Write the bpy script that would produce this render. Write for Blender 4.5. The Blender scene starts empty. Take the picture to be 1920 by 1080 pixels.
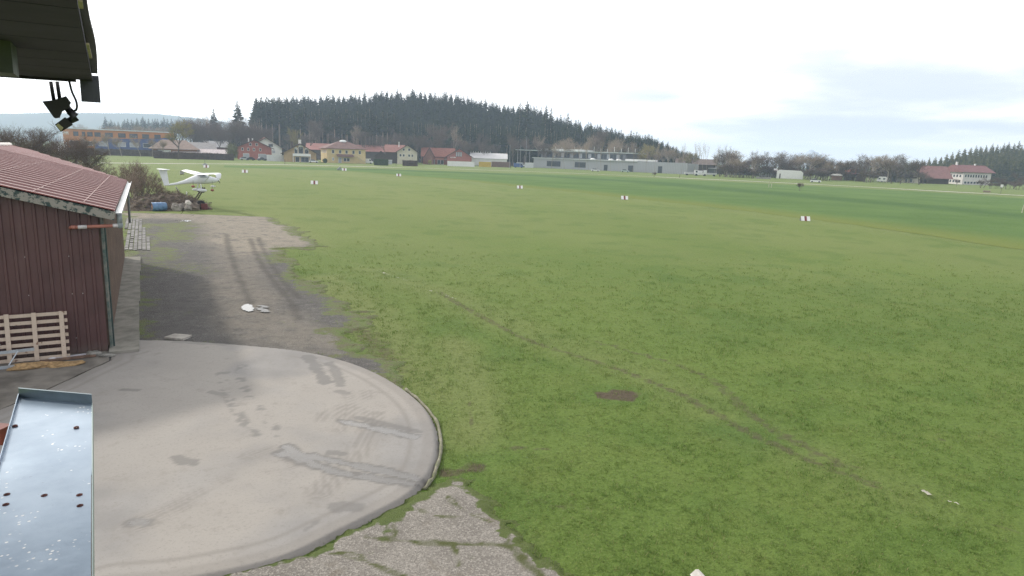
import bpy, bmesh, math, random
import numpy as np
from mathutils import Vector, Matrix
R_ = math.radians
sc = bpy.context.scene
COL = sc.collection

# ---------------------------------------------------------------- camera
F, CX, CY = 1270.0, 960.0, 540.0
CAMZ, ROLL = 6.5, R_(2.06)
PITCH = math.atan(248.0 / F * math.cos(ROLL))
fw = Vector((0, math.cos(PITCH), -math.sin(PITCH)))
up0 = Vector((0, math.sin(PITCH), math.cos(PITCH)))
rt = Vector((1, 0, 0)) * math.cos(ROLL) + up0 * math.sin(ROLL)
up = -Vector((1, 0, 0)) * math.sin(ROLL) + up0 * math.cos(ROLL)
cd = bpy.data.cameras.new('camera')
cam = bpy.data.objects.new('camera', cd); COL.objects.link(cam)
m4 = Matrix((rt, up, -fw)).transposed().to_4x4(); m4.translation = Vector((0, 0, CAMZ))
cam.matrix_world = m4
cd.sensor_width = 36; cd.lens = F / 1920 * 36
cd.clip_start = 0.05; cd.clip_end = 30000
sc.camera = cam

HAZE = 0.00034
def ray(px, py):
    return fw + rt * ((px - CX) / F) - up * ((py - CY) / F)
def G(px, py, z=0.0):                      # ground point seen at a photo position
    d = ray(px, py); t = (z - CAMZ) / d.z
    return Vector((d.x * t, d.y * t, z))
def at(px, py, Y):                         # point at depth Y
    d = ray(px, py); t = Y / d.y
    return Vector((d.x * t, Y, CAMZ + d.z * t))
def yh(px):
    return 292 + math.tan(ROLL) * (px - CX)
def proj(p):
    v = Vector(p) - Vector((0, 0, CAMZ)); w = v.dot(fw)
    return CX + F * v.dot(rt) / w, CY - F * v.dot(up) / w

# ---------------------------------------------------------------- light and sky
SUN_AZ, SUN_EL = R_(-58), R_(35)
sund = Vector((math.sin(SUN_AZ) * math.cos(SUN_EL), math.cos(SUN_AZ) * math.cos(SUN_EL), math.sin(SUN_EL)))
sl = bpy.data.lights.new('sun', 'SUN'); sl.energy = 2.4; sl.angle = R_(4); sl.color = (1.0, 0.93, 0.82)
so = bpy.data.objects.new('sun', sl); COL.objects.link(so)
so.rotation_euler = sund.to_track_quat('Z', 'Y').to_euler(); so.location = (0, 0, 50)

w = bpy.data.worlds.new('World'); sc.world = w; w.use_nodes = True
nt = w.node_tree; nt.nodes.clear()
def N(nt, t, **k):
    n = nt.nodes.new(t)
    for a, b in k.items(): setattr(n, a, b)
    return n
def math_n(nt, op, a, b=None, clamp=False):
    n = N(nt, 'ShaderNodeMath', operation=op, use_clamp=clamp)
    for i, v in enumerate((a, b)):
        if v is None: continue
        if isinstance(v, (int, float)): n.inputs[i].default_value = v
        else: nt.links.new(v, n.inputs[i])
    return n.outputs[0]
def mixc(nt, fac, a, b, mode='MIX'):
    n = N(nt, 'ShaderNodeMix', data_type='RGBA', blend_type=mode); n.clamp_factor = True
    for i, v in ((0, fac), (6, a), (7, b)):
        if isinstance(v, (int, float)): n.inputs[i].default_value = v
        elif isinstance(v, tuple): n.inputs[i].default_value = (*v, 1) if len(v) == 3 else v
        else: nt.links.new(v, n.inputs[i])
    return n.outputs[2]
def mrange(nt, v, a, b, c=0.0, d=1.0):
    n = N(nt, 'ShaderNodeMapRange', interpolation_type='SMOOTHSTEP')
    nt.links.new(v, n.inputs[0])
    for i, q in enumerate((a, b, c, d)): n.inputs[i + 1].default_value = q
    return n.outputs[0]
def noise(nt, vec, scale, detail=4, rough=.55, dist=0):
    n = N(nt, 'ShaderNodeTexNoise'); n.inputs['Scale'].default_value = scale
    n.inputs['Detail'].default_value = detail; n.inputs['Roughness'].default_value = rough
    n.inputs['Distortion'].default_value = dist
    if vec is not None: nt.links.new(vec, n.inputs['Vector'])
    return n.outputs[0]

sky = N(nt, 'ShaderNodeTexSky', sky_type='NISHITA'); sky.sun_disc = False
sky.sun_elevation = SUN_EL; sky.sun_rotation = SUN_AZ; sky.dust_density = 2.0
skys = N(nt, 'ShaderNodeVectorMath', operation='SCALE'); nt.links.new(sky.outputs[0], skys.inputs[0]); skys.inputs[3].default_value = 0.10
tc = N(nt, 'ShaderNodeTexCoord')
sep = N(nt, 'ShaderNodeSeparateXYZ'); nt.links.new(tc.outputs['Generated'], sep.inputs[0])
zc = math_n(nt, 'ADD', math_n(nt, 'MAXIMUM', sep.outputs[2], 0.0), 0.13)
cmb = N(nt, 'ShaderNodeCombineXYZ')
nt.links.new(math_n(nt, 'DIVIDE', sep.outputs[0], zc), cmb.inputs[0])
nt.links.new(math_n(nt, 'DIVIDE', sep.outputs[1], zc), cmb.inputs[1])
cl = noise(nt, cmb.outputs[0], 0.62, 5, .48, .1)
cl2 = noise(nt, cmb.outputs[0], 0.42, 5, .5, .2)
# grey-blue cloud bellies lie to the right, the thin bright veil to the left round the sun
side = mrange(nt, sep.outputs[0], -0.02, 0.24)
belly = math_n(nt, 'MULTIPLY', mrange(nt, cl, 0.37, 0.60), side)
belly = math_n(nt, 'MULTIPLY', belly, mrange(nt, sep.outputs[2], 0.27, 0.17, 0, .95)); belly = math_n(nt, 'MULTIPLY', belly, mrange(nt, sep.outputs[2], 0.005, 0.06, .25, 1))
dotn = N(nt, 'ShaderNodeVectorMath', operation='DOT_PRODUCT'); nt.links.new(tc.outputs['Generated'], dotn.inputs[0]); dotn.inputs[1].default_value = sund
glow = math_n(nt, 'POWER', math_n(nt, 'MAXIMUM', dotn.outputs[1], 0.0), 3.0)
white = mixc(nt, glow, (1.0, 1.0, 1.02), (2.3, 2.25, 2.15))
cloud = mixc(nt, belly, white, (0.535, 0.585, 0.70))
gap = math_n(nt, 'MULTIPLY', mrange(nt, cl2, 0.60, 0.70), mrange(nt, sep.outputs[2], 0.16, 0.24))
skyc = mixc(nt, gap, cloud, skys.outputs[0])
lowb = mrange(nt, sep.outputs[2], .75, .22, .72, 1.5)
scl = N(nt, 'ShaderNodeVectorMath', operation='SCALE'); nt.links.new(skyc, scl.inputs[0]); nt.links.new(lowb, scl.inputs[3]); skyc = scl.outputs[0]
below = mrange(nt, sep.outputs[2], -0.02, -0.2)
skyc = mixc(nt, below, skyc, (0.35, 0.37, 0.33))
bg = N(nt, 'ShaderNodeBackground'); nt.links.new(skyc, bg.inputs[0]); bg.inputs[1].default_value = 0.92
ow = N(nt, 'ShaderNodeOutputWorld'); nt.links.new(bg.outputs[0], ow.inputs[0])

sc.view_settings.view_transform = 'Standard'; sc.view_settings.look = 'None'
sc.view_settings.gamma = 1; sc.view_settings.exposure = 0.20; sc.view_settings.use_curve_mapping = False
sc.render.engine = 'CYCLES'
sc.cycles.use_denoising = True; sc.cycles.denoising_prefilter = 'NONE'; sc.cycles.denoising_input_passes = 'RGB_ALBEDO_NORMAL'; sc.cycles.max_bounces = 6; sc.cycles.diffuse_bounces = 3
sc.cycles.volume_bounces = 1; sc.cycles.transparent_max_bounces = 8; sc.cycles.caustics_reflective = False

# ---------------------------------------------------------------- mesh helpers
class MB:
    def __init__(s): s.v = []; s.f = []; s.m = []
    def add(s, vs, fs, mi=0):
        o = len(s.v); s.v += [tuple(p) for p in vs]
        s.f += [tuple(i + o for i in f) for f in fs]; s.m += [mi] * len(fs)
    def box(s, x0, x1, y0, y1, z0, z1, mi=0, M=None):
        vs = [Vector((x, y, z)) for z in (z0, z1) for y in (y0, y1) for x in (x0, x1)]
        if M: vs = [M @ p for p in vs]
        s.add(vs, [(0, 2, 3, 1), (4, 5, 7, 6), (0, 1, 5, 4), (2, 6, 7, 3), (0, 4, 6, 2), (1, 3, 7, 5)], mi)
    def bar(s, a, b, wx, wz, mi=0, upv=(0, 0, 1)):
        a = Vector(a); b = Vector(b); d = (b - a).normalized(); u = Vector(upv)
        if abs(d.dot(u)) > .98: u = Vector((0, 1, 0))
        x = d.cross(u).normalized() * wx / 2; z = x.cross(d).normalized() * wz / 2
        vs = [p + q for p in (a, b) for q in (-x - z, x - z, x + z, -x + z)]
        s.add(vs, [(3, 2, 1, 0), (4, 5, 6, 7), (0, 1, 5, 4), (1, 2, 6, 5), (2, 3, 7, 6), (3, 0, 4, 7)], mi)
    def tube(s, pts, r, n=8, mi=0, cap=True):
        pts = [Vector(p) for p in pts]; rs = r if isinstance(r, (list, tuple)) else [r] * len(pts)
        rings = []
        for i, p in enumerate(pts):
            d = (pts[min(i + 1, len(pts) - 1)] - pts[max(i - 1, 0)]).normalized()
            u = Vector((0, 0, 1)) if abs(d.z) < .9 else Vector((0, 1, 0))
            x = d.cross(u).normalized(); z = x.cross(d)
            rings.append([p + (x * math.cos(a) + z * math.sin(a)) * rs[i] for a in (2 * math.pi * k / n for k in range(n))])
        vs = [q for rg in rings for q in rg]; fs = []
        for i in range(len(pts) - 1):
            for k in range(n):
                fs.append((i * n + k, i * n + (k + 1) % n, (i + 1) * n + (k + 1) % n, (i + 1) * n + k))
        if cap:
            fs.append(tuple(range(n))[::-1]); fs.append(tuple(range((len(pts) - 1) * n, len(pts) * n)))
        s.add(vs, fs, mi)
    def prism(s, poly, a, b, mi=0, M=None):     # poly in (x,z), from y=a to y=b
        n = len(poly)
        vs = [Vector((x, a, z)) for x, z in poly] + [Vector((x, b, z)) for x, z in poly]
        if M: vs = [M @ p for p in vs]
        fs = [tuple(range(n)), tuple(range(2 * n - 1, n - 1, -1))]
        fs += [(i, n + i, n + (i + 1) % n, (i + 1) % n) for i in range(n)]
        s.add(vs, fs, mi)
    def blob(s, c, rx, ry, rz, seed=0, rough=.2, mi=0, seg=10, rings=7):
        rng = random.Random(seed); c = Vector(c); vs = []; fs = []
        ph = [rng.uniform(0, 6.28) for _ in range(6)]
        for i in range(rings + 1):
            t = math.pi * i / rings
            for k in range(seg):
                a = 2 * math.pi * k / seg
                q = 1 + rough * (math.sin(3 * a + ph[0] + 2 * t) * .5 + math.sin(2 * a + 5 * t + ph[1]) * .5) + rng.uniform(-rough, rough) * .35 * math.sin(t)
                vs.append(c + Vector((rx * q * math.sin(t) * math.cos(a), ry * q * math.sin(t) * math.sin(a), rz * q * math.cos(t))))
        for i in range(rings):
            for k in range(seg):
                fs.append((i * seg + k, (i + 1) * seg + k, (i + 1) * seg + (k + 1) % seg, i * seg + (k + 1) % seg))
        s.add(vs, fs, mi)
    def build(s, name, mats, parent=None, smooth=False, label=None, cat=None, group=None, kind=None, loc=None, rot=None):
        me = bpy.data.meshes.new(name); me.from_pydata(s.v, [], s.f)
        if not isinstance(mats, (list, tuple)): mats = [mats]
        for m in mats: me.materials.append(m)
        if len(mats) > 1: me.polygons.foreach_set('material_index', s.m)
        bm = bmesh.new(); bm.from_mesh(me); bmesh.ops.recalc_face_normals(bm, faces=bm.faces); bm.to_mesh(me); bm.free()
        if smooth: me.polygons.foreach_set('use_smooth', [True] * len(me.polygons))
        me.update()
        return link(name, me, parent, label, cat, group, kind, loc, rot)
def link(name, me, parent=None, label=None, cat=None, group=None, kind=None, loc=None, rot=None):
    o = bpy.data.objects.new(name, me); COL.objects.link(o)
    if parent: o.parent = parent
    if loc is not None: o.location = loc
    if rot is not None: o.rotation_euler = rot
    tag(o, label, cat, group, kind)
    return o
def tag(o, label=None, cat=None, group=None, kind=None):
    for k, v in (('label', label), ('category', cat), ('group', group), ('kind', kind)):
        if v: o[k] = v
    return o
def thing(name, label, cat, loc=(0, 0, 0), rz=0.0, group=None):
    return link(name, None, None, label, cat, group, None, loc, (0, 0, rz))
def dup(root, loc=None, rz=None, label=None, group=None, scale=None, parent=None):
    c = root.copy(); COL.objects.link(c)
    if parent: c.parent = parent
    if loc is not None: c.location = loc
    if rz is not None: c.rotation_euler = (0, 0, rz)
    if scale is not None: c.scale = scale
    if label: c['label'] = label
    if group: c['group'] = group
    for ch in root.children: dup(ch, parent=c)
    return c

# numpy value noise for masks
def _h(ix, iy, s):
    n = (ix.astype(np.int64) * 374761393 + iy.astype(np.int64) * 668265263 + s * 1274126177) & 0xffffffff
    n = ((n ^ (n >> 13)) * 1274126177) & 0xffffffff
    return ((n ^ (n >> 16)) & 0xffff) / 65535.0
def vn(x, y, s=0):
    ix, iy = np.floor(x), np.floor(y); fx, fy = x - ix, y - iy
    fx = fx * fx * (3 - 2 * fx); fy = fy * fy * (3 - 2 * fy)
    a, b, c, d = _h(ix, iy, s), _h(ix + 1, iy, s), _h(ix, iy + 1, s), _h(ix + 1, iy + 1, s)
    return (a * (1 - fx) + b * fx) * (1 - fy) + (c * (1 - fx) + d * fx) * fy
def fbm(x, y, s=0, o=4):
    t = 0; a = .5; n = 0
    for i in range(o):
        t = t + a * vn(x * 2 ** i, y * 2 ** i, s + i * 17); n += a; a *= .5
    return t / n
def ss(a, b, x):
    t = np.clip((x - a) / (b - a), 0, 1); return t * t * (3 - 2 * t)
def sdpoly(X, Y, P):                       # signed distance, positive inside
    P = [(p[0], p[1]) for p in P]; ins = np.zeros(X.shape, bool); dm = np.full(X.shape, 1e9)
    for (x0, y0), (x1, y1) in zip(P, P[1:] + P[:1]):
        dm = np.minimum(dm, dseg(X, Y, x0, y0, x1, y1))
        if y0 != y1:
            c = ((y0 > Y) != (y1 > Y)) & (X < (x1 - x0) * (Y - y0) / (y1 - y0) + x0); ins ^= c
    return np.where(ins, dm, -dm)
def dseg(X, Y, x0, y0, x1, y1):
    dx, dy = x1 - x0, y1 - y0; L = dx * dx + dy * dy + 1e-12
    t = np.clip(((X - x0) * dx + (Y - y0) * dy) / L, 0, 1)
    return np.hypot(X - x0 - t * dx, Y - y0 - t * dy)
def dline(X, Y, P):
    d = np.full(X.shape, 1e9)
    for a, b in zip(P, P[1:]): d = np.minimum(d, dseg(X, Y, a[0], a[1], b[0], b[1]))
    return d
def gp(pts, z=0): return [G(x, y, z) for x, y in pts]
def catmull(P, n=6):
    P = [Vector(p) for p in P]; out = []
    for i in range(len(P) - 1):
        p0, p1, p2, p3 = P[max(i - 1, 0)], P[i], P[i + 1], P[min(i + 2, len(P) - 1)]
        for k in range(n):
            t = k / n
            out.append(.5 * ((2 * p1) + (p2 - p0) * t + (2 * p0 - 5 * p1 + 4 * p2 - p3) * t * t + (3 * p1 - p0 - 3 * p2 + p3) * t ** 3))
    return out + [P[-1]]
def grid_mesh(name, X, Y, Z, keep=None, attr=None, mat=None, kind='structure', label=None, cat=None, smooth=True, wrap=False):
    ni, nj = X.shape
    co = np.stack([X, Y, Z], -1).reshape(-1, 3).astype(np.float32)
    ii, jj = np.meshgrid(np.arange(ni - 1), np.arange(nj - (0 if wrap else 1)), indexing='ij')
    j2 = (jj + 1) % nj
    q = np.stack([ii * nj + jj, (ii + 1) * nj + jj, (ii + 1) * nj + j2, ii * nj + j2], -1)
    if keep is not None:
        k = keep.reshape(-1); q = q.reshape(-1, 4); q = q[k[q].all(1)]
    q = q.reshape(-1, 4)
    used, inv = np.unique(q.reshape(-1), return_inverse=True); co = co[used]; q = inv.reshape(-1, 4)
    a, b, c = co[q[0, 0]], co[q[0, 1]], co[q[0, 2]]
    if np.cross(b - a, c - a)[2] < 0: q = q[:, ::-1]
    me = np_mesh(name, co, q)
    if attr is not None:
        A = np.ones((len(used), 4), np.float32)
        for i, ch in enumerate(attr): A[:, i] = ch.reshape(-1)[used]
        at_ = me.color_attributes.new('zone', 'FLOAT_COLOR', 'POINT'); at_.data.foreach_set('color', A.reshape(-1))
    if smooth: me.polygons.foreach_set('use_smooth', [True] * len(me.polygons))
    if mat: me.materials.append(mat)
    return link(name, me, kind=kind, label=label, cat=cat)
def np_mesh(name, co, q):
    me = bpy.data.meshes.new(name); k = q.shape[1]
    me.vertices.add(len(co)); me.vertices.foreach_set('co', np.asarray(co, np.float32).reshape(-1))
    me.loops.add(q.size); me.loops.foreach_set('vertex_index', q.reshape(-1).astype(np.int32))
    me.polygons.add(len(q)); me.polygons.foreach_set('loop_start', np.arange(0, q.size, k, dtype=np.int32))
    me.update(calc_edges=True); me.validate(); return me

# ---------------------------------------------------------------- materials
def newmat(name):
    m = bpy.data.materials.new(name); m.use_nodes = True; nt = m.node_tree; nt.nodes.clear()
    b = N(nt, 'ShaderNodeBsdfPrincipled'); o = N(nt, 'ShaderNodeOutputMaterial'); nt.links.new(b.outputs[0], o.inputs[0])
    return m, nt, b
def setin(nt, b, key, v):
    if isinstance(v, (int, float)): b.inputs[key].default_value = v
    elif isinstance(v, tuple): b.inputs[key].default_value = (*v, 1)
    else: nt.links.new(v, b.inputs[key])
def bump(nt, b, h, strength=.4, dist=.02):
    n = N(nt, 'ShaderNodeBump'); n.inputs['Strength'].default_value = strength; n.inputs['Distance'].default_value = dist
    nt.links.new(h, n.inputs['Height']); nt.links.new(n.outputs[0], b.inputs['Normal'])
def wpos(nt): return N(nt, 'ShaderNodeNewGeometry').outputs['Position']
def opos(nt): return N(nt, 'ShaderNodeTexCoord').outputs['Object']
_mc = {}
def pm(name, c, var=.25, scale=3.0, rough=.7, metal=0.0, bmp=.15, bs=None, rand=0.0, spec=.4, c2=None):
    if name in _mc: return _mc[name]
    m, nt, b = newmat(name); p = opos(nt)
    n1 = noise(nt, p, scale, 5, .6)
    lo = tuple(x * (1 - var) for x in c) if c2 is None else c2; hi = tuple(min(x * (1 + var), 1) for x in c) if c2 is None else c
    col = mixc(nt, mrange(nt, n1, .3, .7), lo, hi)
    if rand:
        r = N(nt, 'ShaderNodeObjectInfo').outputs['Random']
        col = mixc(nt, mrange(nt, r, 0, 1, 0, rand), col, tuple(x * .45 for x in c))
    setin(nt, b, 'Base Color', col); b.inputs['Roughness'].default_value = rough
    b.inputs['Metallic'].default_value = metal; b.inputs['Specular IOR Level'].default_value = spec
    if bmp: bump(nt, b, noise(nt, p, bs or scale * 6, 4, .6), bmp, .01)
    _mc[name] = m; return m
# ================================================================= GROUND
def zone(nt):
    a = N(nt, 'ShaderNodeAttribute', attribute_name='zone'); s = N(nt, 'ShaderNodeSeparateColor'); nt.links.new(a.outputs['Color'], s.inputs[0])
    return s.outputs[0], s.outputs[1], s.outputs[2], a.outputs['Alpha']
def grass_col(nt, p, dry=None, lush=None):
    big = noise(nt, p, .05, 4, .55); mid = noise(nt, p, .6, 5, .6); fine = noise(nt, p, 11, 4, .75); f2 = noise(nt, p, 30, 3, .7)
    c = mixc(nt, mrange(nt, big, .35, .65), (.104, .168, .034), (.132, .196, .044))
    c = mixc(nt, mrange(nt, mid, .42, .72, 0, .5), c, (.140, .185, .045))
    if dry is not None: c = mixc(nt, math_n(nt, 'MULTIPLY', dry, .72), c, (.190, .218, .082))
    if lush is not None: c = mixc(nt, math_n(nt, 'MULTIPLY', lush, .55), c, (.055, .125, .022))
    c = mixc(nt, mrange(nt, fine, .50, .30, 0, .75), c, mixc(nt, .55, c, (.010, .020, .004)))
    c = mixc(nt, mrange(nt, f2, .52, .70, 0, .55), c, mixc(nt, .5, c, (.30, .32, .13)))
    return c, mid, fine
gm, nt, b = newmat('meadow_grass')
p = wpos(nt); r_, g_, b_, a_ = zone(nt)
gc, mid, fine = grass_col(nt, p, g_, b_)
sn = noise(nt, p, 3.0, 6, .7)
soil = mixc(nt, noise(nt, p, 9, 4, .7), (.055, .045, .030), (.140, .112, .076))
bare = mrange(nt, math_n(nt, 'ADD', r_, math_n(nt, 'MULTIPLY', math_n(nt, 'SUBTRACT', sn, .5), 1.1)), .42, .72)
bare = math_n(nt, 'MULTIPLY', bare, mrange(nt, r_, .02, .12))
setin(nt, b, 'Base Color', mixc(nt, math_n(nt, 'MULTIPLY', bare, mrange(nt, r_, .5, .85, .55, 1)), gc, soil)); b.inputs['Roughness'].default_value = .9; b.inputs['Specular IOR Level'].default_value = .15
bump(nt, b, math_n(nt, 'ADD', noise(nt, p, 6, 6, .7), math_n(nt, 'MULTIPLY', fine, .5)), .8, .12)

# polar sheet: fine where the camera looks, coarse behind, out to the horizon
rr = np.concatenate([[0.01], np.geomspace(6, 11500, 430)])
aa = np.concatenate([np.linspace(-48, 48, 420), np.linspace(52, 308, 48)])
AA, RR = np.meshgrid(np.radians(aa), rr)
X, Y = RR * np.sin(AA), RR * np.cos(AA)
bare = np.zeros(X.shape); dry = np.zeros(X.shape); lush = np.zeros(X.shape)
wob = (fbm(X * .9, Y * .9, 5) - .5) * 1.2
spot = [G(1150 + 52 * math.cos(t), 739 + 13 * math.sin(t)) for t in np.linspace(0, 6.28, 17)[:-1]]
bare = np.maximum(bare, ss(-.18, .30, sdpoly(X, Y, spot) + .45 * wob + .5 * (fbm(X * 3, Y * 3, 14) - .5)) * .92)
rims = dline(X, Y, spot + spot[:1]); lush = np.maximum(lush, ss(.5, .1, rims) * .6)
def track(px, w, amt, which, soft=.5):
    global bare, dry, lush
    d = dline(X, Y, catmull(gp(px), 4)) + .35 * wob * w
    v = ss(w * (1 + soft), w * (1 - soft), d) * amt
    if which == 'bare': bare = np.maximum(bare, v)
    elif which == 'dry': dry = np.maximum(dry, v)
    else: lush = np.maximum(lush, v)
track([(820, 545), (900, 590), (1000, 640), (1100, 670), (1200, 705), (1290, 745), (1370, 790), (1450, 830), (1540, 870), (1640, 905)], .26, .62, 'bare')
track([(1120, 640), (1200, 662), (1290, 690), (1350, 720), (1380, 750), (1430, 790), (1520, 840), (1600, 875)], .26, .60, 'bare')
track([(700, 505), (820, 548), (960, 605), (1100, 660), (1250, 720), (1400, 800), (1540, 860), (1700, 930)], 1.1, .55, 'dry', .8)
track([(900, 830), (960, 835), (1010, 838), (1070, 836)], .10, .62, 'bare')
track([(835, 885), (870, 880), (900, 875)], .22, .75, 'bare'); track([(1000, 940), (1060, 948), (1110, 950)], .22, .5, 'bare')
track([(1140, 920), (1190, 925)], .18, .45, 'bare'); track([(860, 950), (930, 985), (990, 1010)], .3, .35, 'dry')
track([(1470, 725), (1560, 752), (1680, 790), (1790, 830)], .07, .62, 'bare', .7)
track([(1690, 900), (1760, 935), (1830, 965), (1920, 1000)], .14, .55, 'bare'); track([(1880, 865), (1920, 880)], .12, .6, 'bare')
track([(850, 640), (880, 700), (890, 760), (880, 820)], .7, .9, 'dry', .8)
track([(880, 745), (885, 800)], .09, .55, 'bare'); track([(845, 745), (852, 800)], .09, .45, 'bare')
track([(610, 520), (700, 600), (760, 680), (830, 740)], 1.1, .9, 'dry', .8)
track([(600, 470), (700, 505), (790, 540)], .12, .5, 'dry')
track([(520, 470), (530, 500), (560, 530), (640, 590), (700, 640), (740, 690)], .8, .62, 'bare', .9)
track([(420, 398), (510, 406), (600, 460)], 1.0, .6, 'dry', .8); track([(840, 860), (900, 850), (980, 850)], .7, .35, 'bare', .8)
track([(1210, 580), (1300, 630), (1420, 640)], .8, .3, 'lush'); track([(1360, 800), (1420, 815)], .5, .9, 'lush', .9)
track([(250, 399), (400, 399), (500, 404)], .7, .7, 'dry')
mow = np.sin(fbm(X * .05, Y * .05, 9) * 6 + (X * .80 + Y * .45) * .35)
dry = np.clip(dry * .8 + .62 * ss(14, 80, RR) + .20 * ss(4, -6, X) * ss(8, 16, RR) + .14 * (mow - .2) * ss(20, 60, RR) - .25 * ss(3, 14, X) * ss(30, 12, RR), 0, 1)  # distance ramp paints a haze veil into the turf; tracks are dry grass
lush = np.clip(lush + .5 * ss(.56, .72, fbm(X * .45, Y * .45, 21)), 0, 1)
Z = ((fbm(X * .35, Y * .35, 3) - .5) * .05 - .035) * ss(75, 45, RR)
grid_mesh('grass_field', X, Y, Z, attr=(bare, dry, lush), mat=gm, wrap=True)

# crop meadow beyond the mown airstrip, darker and bluer
cm, nt, b = newmat('crop_green'); p = wpos(nt); r_, g_, b_, a_ = zone(nt)
n1 = noise(nt, p, .07, 5, .6); n2 = noise(nt, p, 1.6, 5, .7)
c = mixc(nt, mrange(nt, n1, .35, .65), (.085, .150, .042), (.108, .178, .052))
c = mixc(nt, math_n(nt, 'MULTIPLY', r_, .75), c, (.050, .105, .032)); c = mixc(nt, mrange(nt, n2, .5, .75, 0, .5), c, (.120, .195, .055))
c = mixc(nt, g_, c, (.150, .185, .048))
setin(nt, b, 'Base Color', c); b.inputs['Roughness'].default_value = .95; b.inputs['Specular IOR Level'].default_value = .1
bump(nt, b, noise(nt, p, 3, 5, .7), .7, .2)
edge = catmull(gp([(420, 314), (645, 321), (747, 329.5), (860, 338), (975, 350.5), (1075, 360), (1170, 371), (1330, 388), (1509, 410), (1700, 436), (1920, 470)]), 8)
far_e = catmull(gp([(420, 310.5), (640, 315), (900, 323), (1130, 330.5), (1300, 338), (1560, 351), (1750, 361), (1920, 372)]), 8)
e2 = edge + [edge[-1] + Vector((90, -22, 0))]; f2 = far_e + [far_e[-1] + Vector((160, -40, 0))]
TT = np.linspace(0, 1, 420); SS = np.linspace(0, 1, 70)
def resamp(P, T):
    P = np.array([tuple(p) for p in P]); L = np.r_[0, np.cumsum(np.hypot(*np.diff(P[:, :2], axis=0).T))]; L /= L[-1]
    return np.stack([np.interp(T, L, P[:, i]) for i in range(2)], -1)
A_, B_ = resamp(e2, TT), resamp(f2, TT)
X = A_[:, None, 0] * (1 - SS) + B_[:, None, 0] * SS; Y = A_[:, None, 1] * (1 - SS) + B_[:, None, 1] * SS
nz = fbm(X * .02, Y * .02, 31)
rag = (fbm(X * .25, Y * .25, 8) - .5) * 5 * (1 - SS)[None] ** 6; Y = Y + rag
strip1 = dline(X, Y, gp([(700, 317), (1000, 329), (1200, 341), (1400, 358), (1600, 376), (1760, 390), (1920, 406)]))
strip2 = dline(X, Y, gp([(900, 333), (1100, 345), (1500, 382), (1920, 440)]))
dark = ss(14, 1.0, strip1 + (nz - .5) * 12) * .9 + ss(12, 1, strip2 + (nz - .5) * 12) * .25
grid_mesh('crop_field', X, Y, X * 0 + .02, attr=(np.clip(dark, 0, 1), ss(.10, 0, SS)[None] * np.ones(X.shape), dark * 0), mat=cm)

# farm road crossing the far side of the field
rm = pm('pale_gravel_road', (.50, .48, .43), .12, .4, .9, bmp=0)
rd = catmull(gp([(120, 304.5), (270, 306.5), (500, 308.5), (700, 313), (900, 318.7), (1100, 326), (1300, 335), (1560, 347.5), (1750, 358), (1920, 367), (2050, 375)]), 8)
T2 = np.linspace(0, 1, 300); C_ = resamp(rd, T2); D_ = np.gradient(C_, axis=0); D_ /= np.hypot(D_[:, 0], D_[:, 1])[:, None]; Nn = np.stack([-D_[:, 1], D_[:, 0]], -1)
wd = 1 + .25 * np.sin(T2 * 40) * np.sin(T2 * 13)
wd = wd * np.where((T2 > .33) & (T2 < .62), .62, 1.0)
SSr = np.array([-1, 1.]) * 2.1
X = C_[:, None, 0] + Nn[:, None, 0] * SSr * wd[:, None]; Y = C_[:, None, 1] + Nn[:, None, 1] * SSr * wd[:, None]
grid_mesh('farm_road', X, Y, X * 0 + .05, mat=rm)

# ---------------------------------------------------------------- gravel yard and dirt track
APRON = [(242, 641), (330, 642), (450, 650), (560, 661), (640, 678), (700, 700), (750, 728), (790, 760), (813, 795), (821, 833), (817, 870), (800, 903), (762, 938), (700, 972), (630, 1007), (560, 1042), (490, 1066), (400, 1086), (300, 1104), (200, 1112)]
ap_arc = catmull(gp(APRON), 6)
YARD = [(205, 655), (236, 480), (236, 400), (300, 399), (400, 400), (480, 402), (510, 408), (543, 430), (575, 446), (600, 461), (560, 465), (516, 464), (522, 488), (545, 515), (580, 545), (620, 575), (655, 610), (690, 640), (712, 672), (712, 705), (640, 690), (560, 675), (450, 664), (330, 656)]
ypoly = gp(YARD)
gx = np.arange(-46, -2.5, .125); gy = np.arange(16.5, 64, .125)
X, Y = np.meshgrid(gx, gy, indexing='ij')
sd = sdpoly(X, Y, ypoly)
wob = fbm(X * .55, Y * .55, 2) - .5; wob2 = fbm(X * 2.2, Y * 2.2, 4) - .5
sdn = sd + wob * 2.6 + wob2 * 1.5
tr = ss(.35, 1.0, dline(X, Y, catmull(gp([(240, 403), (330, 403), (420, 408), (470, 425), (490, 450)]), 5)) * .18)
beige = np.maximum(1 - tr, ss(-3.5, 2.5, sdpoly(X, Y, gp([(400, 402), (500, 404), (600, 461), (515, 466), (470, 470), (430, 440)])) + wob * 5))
mid_strip = ss(2.4, .5, dline(X, Y, catmull(gp([(450, 450), (450, 500), (465, 560), (520, 610), (580, 640)]), 5)) + wob * 2)
moss = np.zeros(X.shape)
def patch(cx, cy, rx, ry, amt):
    global moss
    P = gp([(cx + rx * math.cos(t), cy + ry * math.sin(t)) for t in np.linspace(0, 6.28, 13)[:-1]])
    moss = np.maximum(moss, ss(-1.8, 1.0, sdpoly(X, Y, P) + wob * 4.0 + wob2 * 1.6) * amt * .8)
for q in ((325, 434, 42, 18, .85), (345, 505, 55, 9, .6), (338, 590, 48, 7, .45), (300, 475, 28, 14, .8), (275, 440, 16, 28, .9), (400, 425, 40, 10, .35), (270, 505, 18, 7, .7), (545, 610, 40, 14, .4), (620, 625, 40, 14, .5), (395, 600, 30, 10, .3)): patch(*q)
trk = np.zeros(X.shape)
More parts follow.
